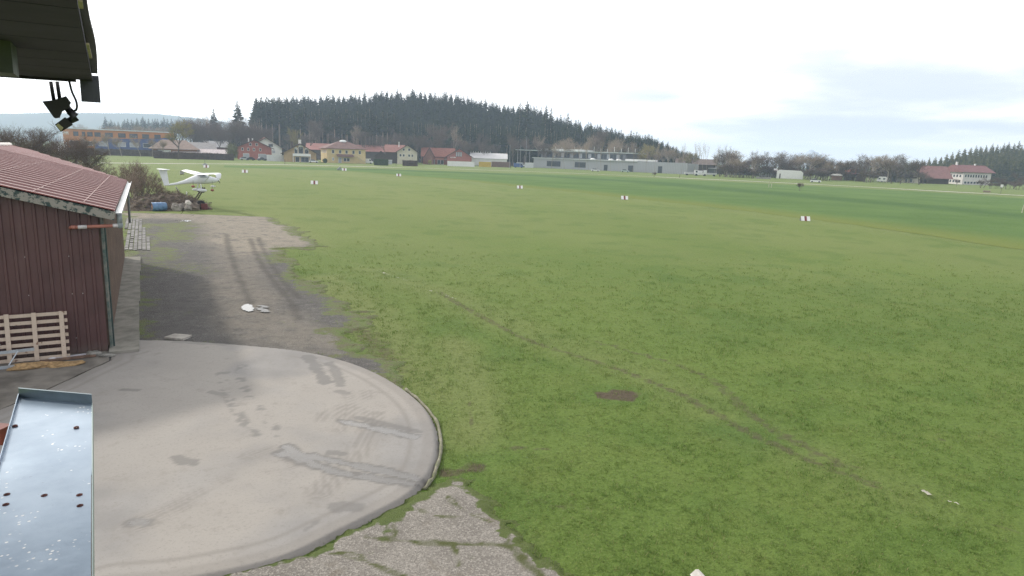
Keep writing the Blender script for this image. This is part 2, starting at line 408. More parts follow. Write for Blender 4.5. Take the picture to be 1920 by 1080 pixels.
for pts in ([(470, 448), (480, 475), (500, 510), (540, 560), (560, 600)], [(484, 446), (500, 480), (525, 520), (560, 560)], [(425, 440), (430, 470), (445, 510), (470, 570)]):
    trk = np.maximum(trk, ss(.30, .02, dline(X, Y, catmull(gp(pts), 5)) + wob2 * .35) * .62)
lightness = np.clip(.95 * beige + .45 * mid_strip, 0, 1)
grassy = ss(1.5, -.45, sdn)
grassy = np.clip(np.maximum(grassy, moss), 0, 1)
ym, nt, b = newmat('yard_gravel'); p = wpos(nt); r_, g_, b_, a_ = zone(nt)
peb = N(nt, 'ShaderNodeTexVoronoi'); nt.links.new(p, peb.inputs['Vector']); peb.inputs['Scale'].default_value = 22
gc, mid, fine = grass_col(nt, p, None, None); gc = mixc(nt, mrange(nt, noise(nt, p, 2.2, 5, .7), .35, .65, .15, .85), gc, (.135, .118, .075))
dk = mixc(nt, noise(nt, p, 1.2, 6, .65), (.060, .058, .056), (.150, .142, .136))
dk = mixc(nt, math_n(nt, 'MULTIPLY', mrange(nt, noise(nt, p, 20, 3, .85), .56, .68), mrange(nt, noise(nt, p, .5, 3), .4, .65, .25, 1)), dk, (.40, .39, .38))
bg_ = mixc(nt, noise(nt, p, 1.6, 6, .7), (.225, .198, .158), (.350, .310, .250))
bg_ = mixc(nt, mrange(nt, noise(nt, p, 12, 4, .7), .55, .75, 0, .5), bg_, (.17, .15, .125))
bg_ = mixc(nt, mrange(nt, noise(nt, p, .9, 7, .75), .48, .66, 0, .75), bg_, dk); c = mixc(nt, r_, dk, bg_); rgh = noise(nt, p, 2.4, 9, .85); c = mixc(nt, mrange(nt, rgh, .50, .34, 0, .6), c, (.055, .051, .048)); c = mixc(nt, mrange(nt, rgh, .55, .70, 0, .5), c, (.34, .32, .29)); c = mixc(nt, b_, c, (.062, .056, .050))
gk = mrange(nt, math_n(nt, 'ADD', g_, math_n(nt, 'MULTIPLY', math_n(nt, 'SUBTRACT', noise(nt, p, 3.2, 7, .8), .5), 2.2)), .38, .72)
c = mixc(nt, gk, c, gc)
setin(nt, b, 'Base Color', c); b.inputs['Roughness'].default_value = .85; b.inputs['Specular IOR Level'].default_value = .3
bump(nt, b, math_n(nt, 'ADD', math_n(nt, 'MULTIPLY', peb.outputs[0], .7), noise(nt, p, 4, 8, .8)), .9, .07)
Z = np.where(sdn > -.3, .012, .012) + (fbm(X * .7, Y * .7, 12) - .5) * .02 - .14 * ss(-.1, -.85, sdn)
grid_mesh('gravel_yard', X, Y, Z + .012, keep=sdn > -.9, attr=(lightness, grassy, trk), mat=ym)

# concrete apron: one slab with a half-round outer edge
a_poly = ap_arc + [Vector((-4.0, 4, 0)), Vector((-13.5, 4, 0)), G(0, 772), G(60, 745), G(100, 729), G(150, 705), G(205, 680), G(207, 663), G(242, 661)]
gx = np.arange(-18.5, -1.0, .06); gy = np.arange(4.5, 22.2, .06)
X, Y = np.meshgrid(gx, gy, indexing='ij')
sd = sdpoly(X, Y, a_poly)
w1 = fbm(X * .8, Y * .8, 41) - .5; w2 = fbm(X * 3, Y * 3, 43) - .5; w3 = fbm(X * 9, Y * 9, 45) - .5
wet = np.zeros(X.shape); pud = np.zeros(X.shape); tyre = np.zeros(X.shape)
def streak(pts, w, amt, pd=0.0, rag=.5):
    global wet, pud
    d = dline(X, Y, catmull(gp(pts), 5)) + (w2 * 1.3 + w3 * 1.0) * w * rag * 1.8
    wet = np.maximum(wet, ss(w * 1.12, w * .80, d) * amt); pud = np.maximum(pud, ss(w * .70, w * .45, d) * pd)
streak([(578, 672), (590, 690), (603, 708), (612, 722)], .20, .8); streak([(618, 685), (632, 708), (640, 728)], .16, .7); streak([(635, 738), (648, 742)], .12, .6)
streak([(640, 795), (690, 806), (740, 818), (775, 824)], .17, .8, .9); streak([(672, 788), (720, 800), (785, 815)], .11, .65)
streak([(535, 842), (560, 855), (590, 863), (640, 873), (700, 886), (760, 898), (790, 906)], .15, .9, .9)
streak([(520, 858), (560, 862), (600, 880), (650, 895), (700, 903), (740, 910), (775, 914)], .16, .9, .85)
streak([(545, 855), (575, 868)], .25, .8, .6); streak([(622, 855), (645, 857)], .12, .7)
streak([(335, 866), (362, 874)], .16, .75); streak([(243, 988), (273, 988)], .14, .8, .8); streak([(230, 736), (256, 737)], .10, .7); streak([(630, 958), (662, 956)], .17, .6)
streak([(395, 740), (420, 745)], .10, .6); streak([(410, 705), (428, 703)], .09, .6); streak([(330, 645), (420, 650)], .12, .55); streak([(575, 1000), (595, 985)], .05, .5)
for pts in ([(455, 690), (450, 715), (480, 765), (505, 795), (520, 820)], [(415, 700), (425, 740), (455, 795), (480, 820)]):
    d = dline(X, Y, catmull(gp(pts), 5)); wet = np.maximum(wet, ss(.20, .08, d) * ss(.53, .68, fbm(X * 5, Y * 5, 77)) * .75)
for pts in ([(600, 700), (610, 740), (590, 790), (540, 830), (470, 860)], [(640, 735), (650, 770), (630, 810), (560, 840)], [(690, 720), (700, 780), (680, 840), (600, 930)], [(240, 1000), (330, 960), (450, 900), (560, 870)]):
    C0 = catmull(gp(pts), 6); d = dline(X, Y, C0)
    tyre = np.maximum(tyre, ss(.34, .24, d) * (.5 + .5 * np.sin(d * 70)) * .55 * ss(.38, .6, fbm(X * 1.2, Y * 1.2, 91)))
rim = ss(.10, .0, np.abs(sd - .62)) * .5 + ss(.40, .30, sd) * .35
rim *= (Y < 20.5)
sand = ss(.40, .62, fbm(X * .28, Y * .28, 50) + .25 * w1) * ss(-12.5, -6, X + .35 * (Y - 14))
am, nt, b = newmat('apron_concrete'); p = wpos(nt); r_, g_, b_, a_ = zone(nt)
n1 = noise(nt, p, .7, 6, .6); n2 = noise(nt, p, 18, 4, .7)
c = mixc(nt, mrange(nt, n1, .3, .7), (.205, .197, .191), (.258, .248, .239))
c = mixc(nt, math_n(nt, 'MULTIPLY', g_, .7), c, (.315, .290, .260))
c = mixc(nt, mrange(nt, n2, .50, .75, 0, .5), c, (.165, .152, .140)); c = mixc(nt, mrange(nt, noise(nt, p, 2.6, 6, .7), .54, .72, 0, .45), c, (.185, .168, .150))
c = mixc(nt, math_n(nt, 'MULTIPLY', mrange(nt, noise(nt, p, 70, 2, .5), .66, .74), .5), c, (.15, .14, .13))
c = mixc(nt, a_, c, (.165, .150, .136)); c = mixc(nt, math_n(nt, 'MULTIPLY', r_, .82), c, (.085, .080, .076))
setin(nt, b, 'Base Color', c)
ro = N(nt, 'ShaderNodeMapRange'); nt.links.new(b_, ro.inputs[0]); ro.inputs[3].default_value = .78; ro.inputs[4].default_value = .10
nt.links.new(math_n(nt, 'SUBTRACT', ro.outputs[0], math_n(nt, 'MULTIPLY', r_, math_n(nt, 'SUBTRACT', .2, math_n(nt, 'MULTIPLY', b_, .2)))), b.inputs['Roughness'])
b.inputs['Specular IOR Level'].default_value = .45
bump(nt, b, math_n(nt, 'MULTIPLY', math_n(nt, 'ADD', noise(nt, p, 8, 6, .7), n2), math_n(nt, 'SUBTRACT', 1.0, b_)), .12, .02)
grid_mesh('concrete_apron', X, Y, X * 0 + .075 - .12 * ss(.06, -.03, sd), keep=sd > -.09, attr=(np.clip(wet, 0, 1), np.clip(sand, 0, 1), pud), mat=am)
at_ = bpy.data.objects['concrete_apron'].data.color_attributes['zone']
# tyre scuffs and the trowelled rim share the fourth channel
me = bpy.data.objects['concrete_apron'].data; co = np.zeros(len(me.vertices) * 3, np.float32); me.vertices.foreach_get('co', co); co = co.reshape(-1, 3)
ii = np.rint((co[:, 0] - gx[0]) / .06).astype(int); jj = np.rint((co[:, 1] - gy[0]) / .06).astype(int)
cc = np.zeros(len(co) * 4, np.float32); at_.data.foreach_get('color', cc); cc = cc.reshape(-1, 4); cc[:, 3] = np.clip(tyre + rim, 0, 1)[ii, jj]; at_.data.foreach_set('color', cc.reshape(-1))

# stone kerb left round the outer arc
kb = MB(); karc = catmull(gp([(700, 697), (752, 725), (793, 757), (819, 792), (827, 833), (822, 868), (806, 905), (770, 938)]), 10)
kp = [q + Vector((0, 0, -.03 + .07 * vn(np.array(i * .35), np.array(3.0), 5))) for i, q in enumerate(karc)][12:64]
kb.tube(kp, [.030 + .020 * float(vn(np.array(i * .5), np.array(8.0), 6)) for i in range(len(kp))], 8)
kb.build('kerb', pm('mossy_kerb', (.27, .25, .20), .3, 4, .9, c2=(.12, .13, .07)), kind='structure', smooth=True)

# worn asphalt path in the foreground
PATH = [(770, 938), (820, 912), (862, 908), (880, 922), (905, 950), (935, 985), (965, 1015), (1000, 1040), (1035, 1062), (1070, 1095), (900, 1140), (420, 1120), (400, 1088), (490, 1066), (560, 1043), (630, 1007), (700, 973)]
pp = gp(PATH); gx = np.arange(-6.6, 1.6, .05); gy = np.arange(8.6, 14.2, .05)
X, Y = np.meshgrid(gx, gy, indexing='ij'); sd = sdpoly(X, Y, pp) + (fbm(X * 2, Y * 2, 6) - .5) * .7 + (fbm(X * 7, Y * 7, 7) - .5) * .45
crack = np.zeros(X.shape); cw = (fbm(X * 3, Y * 3, 62) - .5) * .22
for pts, wd_ in (([(690, 1010), (780, 1018), (860, 1022), (950, 1024), (1040, 1025)], .05), ([(685, 960), (690, 985), (683, 1012)], .035), ([(945, 985), (955, 1010), (950, 1026)], .05), ([(950, 1020), (985, 1055), (1020, 1090)], .06), ([(840, 935), (880, 965), (945, 990)], .03), ([(770, 945), (800, 965), (850, 972), (910, 965)], .025), ([(560, 1050), (640, 1040), (700, 1062), (760, 1085)], .03), ([(850, 1024), (862, 1055), (850, 1090)], .03), ([(730, 975), (742, 1000), (738, 1016)], .03)):
    crack = np.maximum(crack, ss(wd_ * 1.6, wd_ * .5, np.abs(dline(X, Y, catmull(gp(pts), 5)) + cw)))
sm, nt, b = newmat('worn_asphalt'); p = wpos(nt); r_, g_, b_, a_ = zone(nt)
vor = N(nt, 'ShaderNodeTexVoronoi'); nt.links.new(p, vor.inputs['Vector']); vor.inputs['Scale'].default_value = 34
n1 = noise(nt, p, 30, 4, .8); gc, mid, fine = grass_col(nt, p)
c = mixc(nt, mrange(nt, noise(nt, p, 1.0, 5, .6), .3, .7), (.185, .170, .152), (.262, .243, .218))
sc_ = N(nt, 'ShaderNodeSeparateColor'); nt.links.new(vor.outputs['Color'], sc_.inputs[0])
c = mixc(nt, mrange(nt, sc_.outputs[0], .62, .8, 0, .6), c, (.38, .355, .32)); c = mixc(nt, mrange(nt, n1, .52, .40, 0, .6), c, (.10, .09, .08))
c = mixc(nt, mrange(nt, noise(nt, p, 1.4, 4, .6), .60, .75, 0, .6), c, (.13, .105, .075))
c = mixc(nt, g_, c, (.075, .085, .03)); c = mixc(nt, mrange(nt, math_n(nt, 'ADD', r_, math_n(nt, 'MULTIPLY', noise(nt, p, 9, 4, .7), .6)), .62, .9), c, mixc(nt, .55, gc, (.060, .060, .028)))
setin(nt, b, 'Base Color', c); b.inputs['Roughness'].default_value = .9; b.inputs['Specular IOR Level'].default_value = .25
bump(nt, b, math_n(nt, 'ADD', vor.outputs[0], n1), .55, .03)
grid_mesh('asphalt_path', X, Y, X * 0 + .025 - .05 * ss(.05, -.2, sd), keep=sd > -.22, attr=(np.clip(ss(.30, -.05, sd) * .9 + .55 * ss(.62, .75, fbm(X * 1.6, Y * 1.6, 64)) * ss(1.4, .3, sd), 0, 1), crack * (.55 + .45 * ss(.4, .6, fbm(X * 4, Y * 4, 65))), crack * 0), mat=sm)

# low gravelly platform in front of the barn gable, concrete strip along the barn, paver patch
plat = [G(205, 680), G(150, 705), G(100, 729), G(60, 746), G(0, 773), G(-250, 800), G(-250, 660), G(0, 662), G(150, 660), G(206, 662)]
pb = MB(); n = len(plat); rng = random.Random(4)
vs = [Vector((q.x, q.y, .07)) for q in plat] + [Vector((q.x, q.y, -.05)) for q in plat]
pb.add(vs, [tuple(range(n))] + [(i, n + i, n + (i + 1) % n, (i + 1) % n) for i in range(n)])
pb.build('barn_platform', pm('platform_rubble', (.20, .185, .165), .45, 1.3, .9, bmp=.6, bs=14, c2=(.10, .092, .082)), kind='structure')

# water standing on the gravel
wm, nt, b = newmat('puddle_water'); b.inputs['Base Color'].default_value = (.05, .05, .045, 1); b.inputs['Roughness'].default_value = .03; b.inputs['Specular IOR Level'].default_value = 1.0
bump(nt, b, noise(nt, wpos(nt), 7, 2, .5), .01, .01)
wm2, nt, b = newmat('wet_gravel_film'); b.inputs['Base Color'].default_value = (.085, .083, .08, 1); b.inputs['Roughness'].default_value = .38; b.inputs['Specular IOR Level'].default_value = .55; bump(nt, b, noise(nt, wpos(nt), 14, 3, .6), .25, .02)
def puddle(px, z=.055, rag=.5, m=None):
    P = gp(px, z); xs = [q.x for q in P]; ys = [q.y for q in P]
    X, Y = np.meshgrid(np.arange(min(xs) - .3, max(xs) + .3, .04), np.arange(min(ys) - .3, max(ys) + .3, .04), indexing='ij')
    sd = sdpoly(X, Y, P) + (fbm(X * 2.2, Y * 2.2, 71) - .5) * rag + (fbm(X * 7, Y * 5, 72) - .5) * rag * .8
    grid_mesh('puddle', X, Y, X * 0 + z, keep=sd > 0, mat=m or wm)
puddle([(451, 577), (456, 571), (466, 568.5), (474, 572), (478, 578), (473, 583.5), (463, 585)], .064, .22)
puddle([(478, 577), (488, 574.5), (500, 578), (512, 581), (520, 583), (508, 586), (492, 585), (482, 582)], .064, 1.3, wm2)
puddle([(335, 413), (348, 411), (360, 413), (352, 415.5), (340, 415.5)], .064, 1.2)

# remains of the chalked edge lines in the turf
chalk = pm('old_chalk', (.36, .345, .29), .2, 6, .95, bmp=.3)
for pts, w_ in (([(1715, 914), (1750, 932), (1792, 948)], .09), ([(805, 546), (830, 553), (855, 562)], .10), ([(705, 508), (735, 518), (765, 528)], .08)):
    L = catmull(gp(pts), 8); xs = [q.x for q in L]; ys = [q.y for q in L]
    X, Y = np.meshgrid(np.arange(min(xs) - .3, max(xs) + .3, .03), np.arange(min(ys) - .3, max(ys) + .3, .03), indexing='ij')
    d = dline(X, Y, L) + (fbm(X * 5, Y * 5, 81) - .5) * .22 + (fbm(X * 14, Y * 14, 82) - .5) * .16
    grid_mesh('chalk_line', X, Y, X * 0 + .045, keep=(d < w_ * .40) & (fbm(X * 10, Y * 10, 83) > .40), mat=chalk)
# ================================================================= BARN
BU = Vector((-0.476, 0.879, 0)).normalized(); BV = Vector((-BU.y, BU.x, 0))      # along the length / towards the ridge
B0 = G(207, 661)
BL = 19.2; HW = 5.6; EZ, RZ = 4.48, 5.95
def bp(u, v, z): q = B0 + BU * u + BV * v; return Vector((q.x, q.y, z))
def slope_z(v): return EZ + (RZ - EZ) * v / HW
mbrown, nt, b = newmat('brown_sheet_metal'); p = opos(nt); sx = N(nt, 'ShaderNodeSeparateXYZ'); nt.links.new(p, sx.inputs[0])
c = mixc(nt, mrange(nt, noise(nt, p, .9, 5, .6), .3, .7), (.066, .029, .028), (.092, .042, .040)); mp = N(nt, 'ShaderNodeMapping'); mp.inputs['Scale'].default_value = (9, 9, .7); nt.links.new(p, mp.inputs[0])
c = mixc(nt, mrange(nt, noise(nt, mp.outputs[0], 1.0, 4, .6), .52, .75, 0, .45), c, (.125, .075, .068))
c = mixc(nt, math_n(nt, 'MULTIPLY', mrange(nt, math_n(nt, 'ADD', sx.outputs[2], math_n(nt, 'MULTIPLY', noise(nt, p, 5, 5, .7), .5)), .75, .25), .6), c, (.12, .095, .08))
setin(nt, b, 'Base Color', c); b.inputs['Roughness'].default_value = .5; bump(nt, b, noise(nt, p, 6, 3, .5), .05, .01)
mroof, nt, b = newmat('red_roof_sheet'); p = opos(nt)
c = mixc(nt, mrange(nt, noise(nt, p, .7, 5, .6), .3, .7), (.225, .118, .113), (.280, .152, .146)); c = mixc(nt, mrange(nt, noise(nt, p, 9, 5, .7), .6, .8, 0, .5), c, (.34, .20, .18))
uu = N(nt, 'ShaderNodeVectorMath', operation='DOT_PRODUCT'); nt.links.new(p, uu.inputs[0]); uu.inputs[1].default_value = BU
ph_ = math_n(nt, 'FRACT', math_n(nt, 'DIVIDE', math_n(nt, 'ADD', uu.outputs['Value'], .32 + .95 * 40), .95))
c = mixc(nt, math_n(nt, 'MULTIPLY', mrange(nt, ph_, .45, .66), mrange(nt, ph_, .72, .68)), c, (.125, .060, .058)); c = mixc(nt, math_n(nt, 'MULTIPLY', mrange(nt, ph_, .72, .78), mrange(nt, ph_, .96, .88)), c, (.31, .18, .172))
setin(nt, b, 'Base Color', c); b.inputs['Roughness'].default_value = .5
mroof2 = pm('lit_tone_roof_sheet', (.42, .27, .26), .08, .8, .45, bmp=.03)  # paler tint stands in for light on a roof section turned another way
mgal = pm('galvanised_metal', (.50, .53, .56), .15, 2, .38, .85, bmp=.04)
mzinc = pm('grey_plastic_pipe', (.25, .28, .29), .2, 4, .5, bmp=.05)
mwood = pm('brown_boards', (.165, .115, .088), .22, 1.6, .8, bmp=.2)
mpale = pm('weathered_concrete', (.26, .25, .22), .3, 2.2, .9, bmp=.4, c2=(.15, .145, .125))
barn = thing('barn', 'long low barn with brown sheet metal gable and faded red metal roof', 'barn', B0)
def brel(mb, name, m, parent=None, **k):
    mb.v = [tuple(Vector(q) - B0) for q in mb.v]
    return mb.build(name, m, parent or barn, **k)
# gable wall: ribbed vertical sheets cut to the rake
g = MB(); prof = []; v = 0.0
while v < 2 * HW:
    prof += [(v, 0.0), (v + .17, 0.0), (v + .19, .035), (v + .25, .035)]; v += .27
top = lambda v: slope_z(v if v < HW else 2 * HW - v) - .12
vs = []
for v, d in prof: vs += [bp(-d, v + .05, .07), bp(-d, v + .05, max(top(v + .05), 1))]
g.add(vs, [(2 * i, 2 * i + 2, 2 * i + 3, 2 * i + 1) for i in range(len(prof) - 1)])
gw = brel(g, 'gable_wall', mbrown)
s = MB(); rng = random.Random(2)
for z in (3.1, 1.95, .55):
    for v in np.arange(.32, 5.5, .27):
        if rng.random() < .45: q = bp(-.012, v, z + rng.uniform(-.015, .015)); s.blob(q, .016, .016, .016, 1, 0, seg=6, rings=4)
sc_o = brel(s, 'screws', pm('pale_screw', (.55, .52, .50), .1, 1, .4, bmp=0), gw); sc_o['kind'] = 'stuff'
# side wall in boards, rear wall
s = MB(); k = 0; u = .12
while u < BL:
    w_ = .155; d = .012 * (k % 2); A, Bq = bp(u, -.0 - d, .2), bp(u + w_, -.0 - d, .2)
    s.add([A, Bq, Vector((Bq.x, Bq.y, EZ - .05)), Vector((A.x, A.y, EZ - .05)), bp(u, .06, .2), bp(u + w_, .06, .2), bp(u + w_, .06, EZ - .05), bp(u, .06, EZ - .05)], [(0, 1, 2, 3), (0, 4, 5, 1), (1, 5, 6, 2), (3, 7, 4, 0)]); u += w_ + .002; k += 1
brel(s, 'side_wall', mwood)
s = MB(); s.add([bp(BL, 0, 0), bp(BL, 2 * HW, 0), bp(BL, 2 * HW, EZ), bp(BL, HW, RZ - .1), bp(BL, 0, EZ)], [(0, 1, 2, 3, 4)])
s.add([bp(0, 2 * HW, 0), bp(BL, 2 * HW, 0), bp(BL, 2 * HW, EZ), bp(0, 2 * HW, EZ)], [(0, 1, 2, 3)]); brel(s, 'rear_wall', mwood)
# corner post and door edge
s = MB(); s.bar(bp(.06, -.05, .15), bp(.06, -.05, EZ), .07, .07); brel(s, 'corner_post', pm('corner_post_paint', (.20, .19, .17), .4, 5, .8, bmp=.3, c2=(.06, .10, .09)))
s = MB(); s.bar(bp(.20, -.10, .15), bp(.20, -.10, EZ - .5), .05, .05); brel(s, 'door_rail', pm('dark_rail', (.025, .05, .05), .3, 3, .5, bmp=0))
# foundation strip
s = MB()
for k in range(8):
    u0 = -.45 + k * 2.5; u1 = min(u0 + 2.485, BL + .3); j = .02 * ((k * 37) % 3 - 1)
    P = [bp(u0, .02, .15), bp(u0, -.78 + j, .15), bp(u1, -.78 + j, .15), bp(u1, .02, .15)]
    s.add(P + [q - Vector((0, 0, .25)) for q in P], [(0, 1, 2, 3), (0, 4, 5, 1), (1, 5, 6, 2), (2, 6, 7, 3)])
brel(s, 'foundation_strip', mpale)
# roof: ribbed sheets on both slopes
def roof_pt(u, v, up_=0.0):
    vv = v if v <= HW else 2 * HW - v
    return bp(u, v, slope_z(vv) + .10 + up_)
def roof_slope(name, m, u0, u1, v_lo, v_hi, cut=None):
    r = MB(); us = []; u = u0; k = 0
    while u < u1 - .02:
        us += [(u, 0.0), (min(u + .66, u1), .0), (min(u + .70, u1), .055), (min(u + .86, u1), .055), (min(u + .90, u1), .0)]; u += .95
    us.append((u1, 0.0)); vs = []
    for u, d in us:
        lo = v_lo(u) if callable(v_lo) else v_lo
        for v in (lo, (lo + v_hi) / 2, v_hi): vs.append(roof_pt(u, v, d))
    n = len(us)
    r.add(vs, [(3 * i + j, 3 * i + 3 + j, 3 * i + 4 + j, 3 * i + 1 + j) for i in range(n - 1) for j in range(2)])
    vs2 = [Vector(q) - Vector((0, 0, .05)) for q in vs]
    r.add(vs2, [(3 * i + j, 3 * i + 3 + j, 3 * i + 4 + j, 3 * i + 1 + j) for i in range(0, n - 1) for j in range(2)])
    return brel(r, name, m)
UJ = BL * .93
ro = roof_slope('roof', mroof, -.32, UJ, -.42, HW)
roof_slope('lit_tone_roof_section', mroof2, UJ + .005, BL + 6.5, lambda u: -.42 + max(0, (u - UJ)) * .62, HW)
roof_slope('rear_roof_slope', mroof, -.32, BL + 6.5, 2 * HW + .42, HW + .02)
s = MB()
for v in (.35, 1.55, 3.0, 4.4):
    s.bar(roof_pt(-.3, v, .052), roof_pt(UJ, v, .052), .022, .004)
brel(s, 'sheet_lap', pm('lap_line', (.35, .23, .22), .1, 3, .6, bmp=0), ro)
s = MB(); s.tube([roof_pt(-.34, HW, .04), roof_pt(BL + 6.5, HW, .04)], .13, 8); brel(s, 'ridge_cap', pm('pale_ridge', (.62, .58, .55), .1, 3, .5, bmp=0), smooth=True)
# barge board with flaking paint
mfl, nt, b = newmat('flaking_paint'); p = opos(nt); nz = noise(nt, p, 5.5, 8, .68)
c = mixc(nt, mrange(nt, nz, .46, .52), (.030, .055, .052), (.27, .255, .225)); c = mixc(nt, mrange(nt, noise(nt, p, 20, 5, .7), .6, .7, 0, .7), c, (.13, .10, .07))
setin(nt, b, 'Base Color', c); b.inputs['Roughness'].default_value = .8; bump(nt, b, nz, .5, .02)
for a, e in ((-.42, HW), (2 * HW + .42, HW)):
    s = MB(); A, E = roof_pt(-.34, a, -.17), roof_pt(-.34, e, -.17); s.bar(A, E, .045, .25); brel(s, 'barge_board', mfl)
s = MB(); s.bar(roof_pt(-.34, -.44, .015), roof_pt(-.34, HW, .015), .09, .03); brel(s, 'verge_trim', pm('verge_trim_red', (.20, .06, .055), .2, 4, .5, bmp=0))
s = MB(); s.bar(bp(-.3, -.36, EZ - .22), bp(UJ, -.36, EZ - .22), .03, .16); brel(s, 'fascia', pm('fascia_dark', (.05, .055, .05), .3, 3, .7, bmp=.1))
# half-round gutter along the eave with its outlet
def gutter(pts, r, n=9):
    k = MB(); vs = []
    for q, dv in pts:
        for i in range(n):
            a = math.pi * i / (n - 1); vs.append(q + dv * (r * math.cos(a)) - Vector((0, 0, r * math.sin(a))))
    k.add(vs, [(j * n + i, j * n + i + 1, (j + 1) * n + i + 1, (j + 1) * n + i) for j in range(len(pts) - 1) for i in range(n - 1)])
    return k
s = gutter([(bp(u, -.53, EZ - .06), BV) for u in np.linspace(-.34, UJ + .3, 24)], .085)
s.tube([bp(-.34, -.615, EZ - .06), bp(UJ + .3, -.615, EZ - .06)], .012, 6); s.tube([bp(-.34, -.445, EZ - .06), bp(UJ + .3, -.445, EZ - .06)], .010, 6)
gu = brel(s, 'gutter', pm('zinc_gutter', (.50, .52, .53), .15, 2, .4, .6, bmp=.03), smooth=True)
s = MB(); s.tube([bp(-.22, -.53, EZ - .10), bp(-.22, -.53, EZ - .42)], .075, 12); s.blob(bp(-.22, -.53, EZ - .46), .09, .09, .11, 3, 0, seg=12, rings=8); brel(s, 'gutter_outlet', mzinc, gu, smooth=True)
s = MB(); a = bp(-.24, -.50, EZ - .47); e = bp(-.30, .60, EZ - .50); s.tube([a, e], .052, 12); s.tube([e, e + BV * .10 + BU * .04, e + BV * .16 + BU * .25 - Vector((0, 0, .05))], .057, 12)
brel(s, 'drain_pipe', pm('orange_brown_pipe', (.34, .135, .10), .12, 3, .35, bmp=0), smooth=True)
s = MB(); q = (e - a).normalized(); s.tube([a + q * .02, a + q * .16], .060, 12); brel(s, 'pipe_sleeve', pm('grey_sleeve', (.52, .50, .50), .1, 3, .4, bmp=0), smooth=True); s = MB(); s.tube([e - q * .05, e - q * .28], .058, 12); brel(s, 'pipe_sleeve', pm('grey_sleeve', (.5,.5,.5)), smooth=True)
s = MB(); s.tube([bp(UJ + .2, -.50, EZ - .15), bp(UJ + .25, -.42, EZ - .6), bp(UJ + .25, -.40, 2.2)], .06, 10); brel(s, 'downpipe', mzinc, smooth=True)

# slatted timber rack leaning on the gable
mtim, nt, b = newmat('raw_timber'); p = opos(nt); mp = N(nt, 'ShaderNodeMapping'); mp.inputs['Scale'].default_value = (1.5, 14, 14); nt.links.new(p, mp.inputs[0])
c = mixc(nt, noise(nt, mp.outputs[0], 2.2, 5, .6), (.43, .345, .275), (.58, .49, .41)); c = mixc(nt, mrange(nt, noise(nt, p, 6, 2, .5), .66, .74, 0, .8), c, (.16, .08, .05))
setin(nt, b, 'Base Color', c); b.inputs['Roughness'].default_value = .7; b.inputs['Specular IOR Level'].default_value = .3
rk = thing('timber_rack', 'pale raw timber slatted rack leaning on the brown gable wall', 'rack', bp(0, 2.2, 0))
def rkp(v, h): q = bp(-.42 + .12 * h, v, .09 + h); return q - rk.location
for h in np.linspace(.05, 1.33, 7):
    k = MB(); k.bar(rkp(1.02, h), rkp(3.4, h - .02), .03, .10); k.build('slat', mtim, rk)
for v in (1.16, 1.84, 2.49):
    k = MB(); o_ = BU * -.035; k.bar(rkp(v, -.01) + o_, rkp(v, 1.40) + o_, .115, .035, upv=tuple(BU)); k.build('upright', mtim, rk)

# things lying on the platform
ld = thing('ladder', 'light grey aluminium ladder lying on its side before the timber rack', 'ladder', G(20, 680))
A0 = [bp(-.70, 1.85, .50), bp(-.80, 3.6, .46), bp(-.98, 2.15, .12), bp(-1.05, 3.6, .10)]
al = pm('dull_aluminium', (.42, .46, .50), .15, 4, .45, .6, bmp=.02)
for i, j in ((0, 1), (2, 3)): k = MB(); k.bar(A0[i] - ld.location, A0[j] - ld.location, .03, .085); k.build('rail', al, ld)
for t in (.22, .55, .88): k = MB(); k.tube([A0[0].lerp(A0[1], t) - ld.location, A0[2].lerp(A0[3], t) - ld.location], .019, 8); k.build('rung', al, ld)
def board(name, a, e, w_, t_, m, label, cat='board'):
    k = MB(); a, e = Vector(a), Vector(e); k.bar(a * 0, e - a, w_, t_); return k.build(name, m, None, label=label, cat=cat, loc=a)
board('plank', bp(-.72, 1.75, .11), bp(-.55, .35, .11), .17, .045, pm('old_plank', (.15, .095, .07), .35, 4, .8, bmp=.3), 'dark brown plank lying at the foot of the timber rack', 'plank')
board('plank', bp(-.42, 1.45, .10), bp(-.30, .52, .10), .12, .03, pm('white_board', (.50, .50, .55), .12, 4, .6, bmp=.1), 'white painted board lying behind the dark plank', 'plank')
k = MB(); k.blob((0, 0, 0), .11, .07, .05, 4, .3); k.build('sheet_scrap', pm('white_scrap', (.6, .6, .63), .1, 4, .6), label='crumpled white scrap under the lower slat of the timber rack', cat='scrap', loc=bp(-.50, 1.45, .1), smooth=True)
k = MB(); k.blob((0, 0, 0), .62, .30, .10, 8, .35, seg=18, rings=10); k.blob((-.75, .1, 0), .45, .25, .07, 9, .35, seg=16); k.build('sawdust_heap', pm('sawdust', (.33, .22, .11), .35, 9, .95, bmp=.6, bs=40), label='tan heap of sawdust spread on the platform before the rack', cat='heap', loc=bp(-1.05, 1.85, .08), rot=(0, 0, math.atan2(BV.y, BV.x)), smooth=True)
k = MB(); k.blob((0, 0, 0), .26, .16, .09, 5, .3, seg=12); k.build('rubble_stone', pm('grey_rubble', (.20, .195, .18), .4, 6, .9, bmp=.6), label='flat grey stone beside the foot of the barn corner', cat='stone', loc=bp(-.36, .42, .10), smooth=True)
k = MB(); k.blob((0, 0, 0), .22, .14, .06, 6, .3, seg=12); k.build('rubble_stone', pm('grey_rubble', (1, 1, 1)), label='rough grey stone at the tip of the rubble platform', cat='stone', loc=bp(-.62, .06, .10), smooth=True)
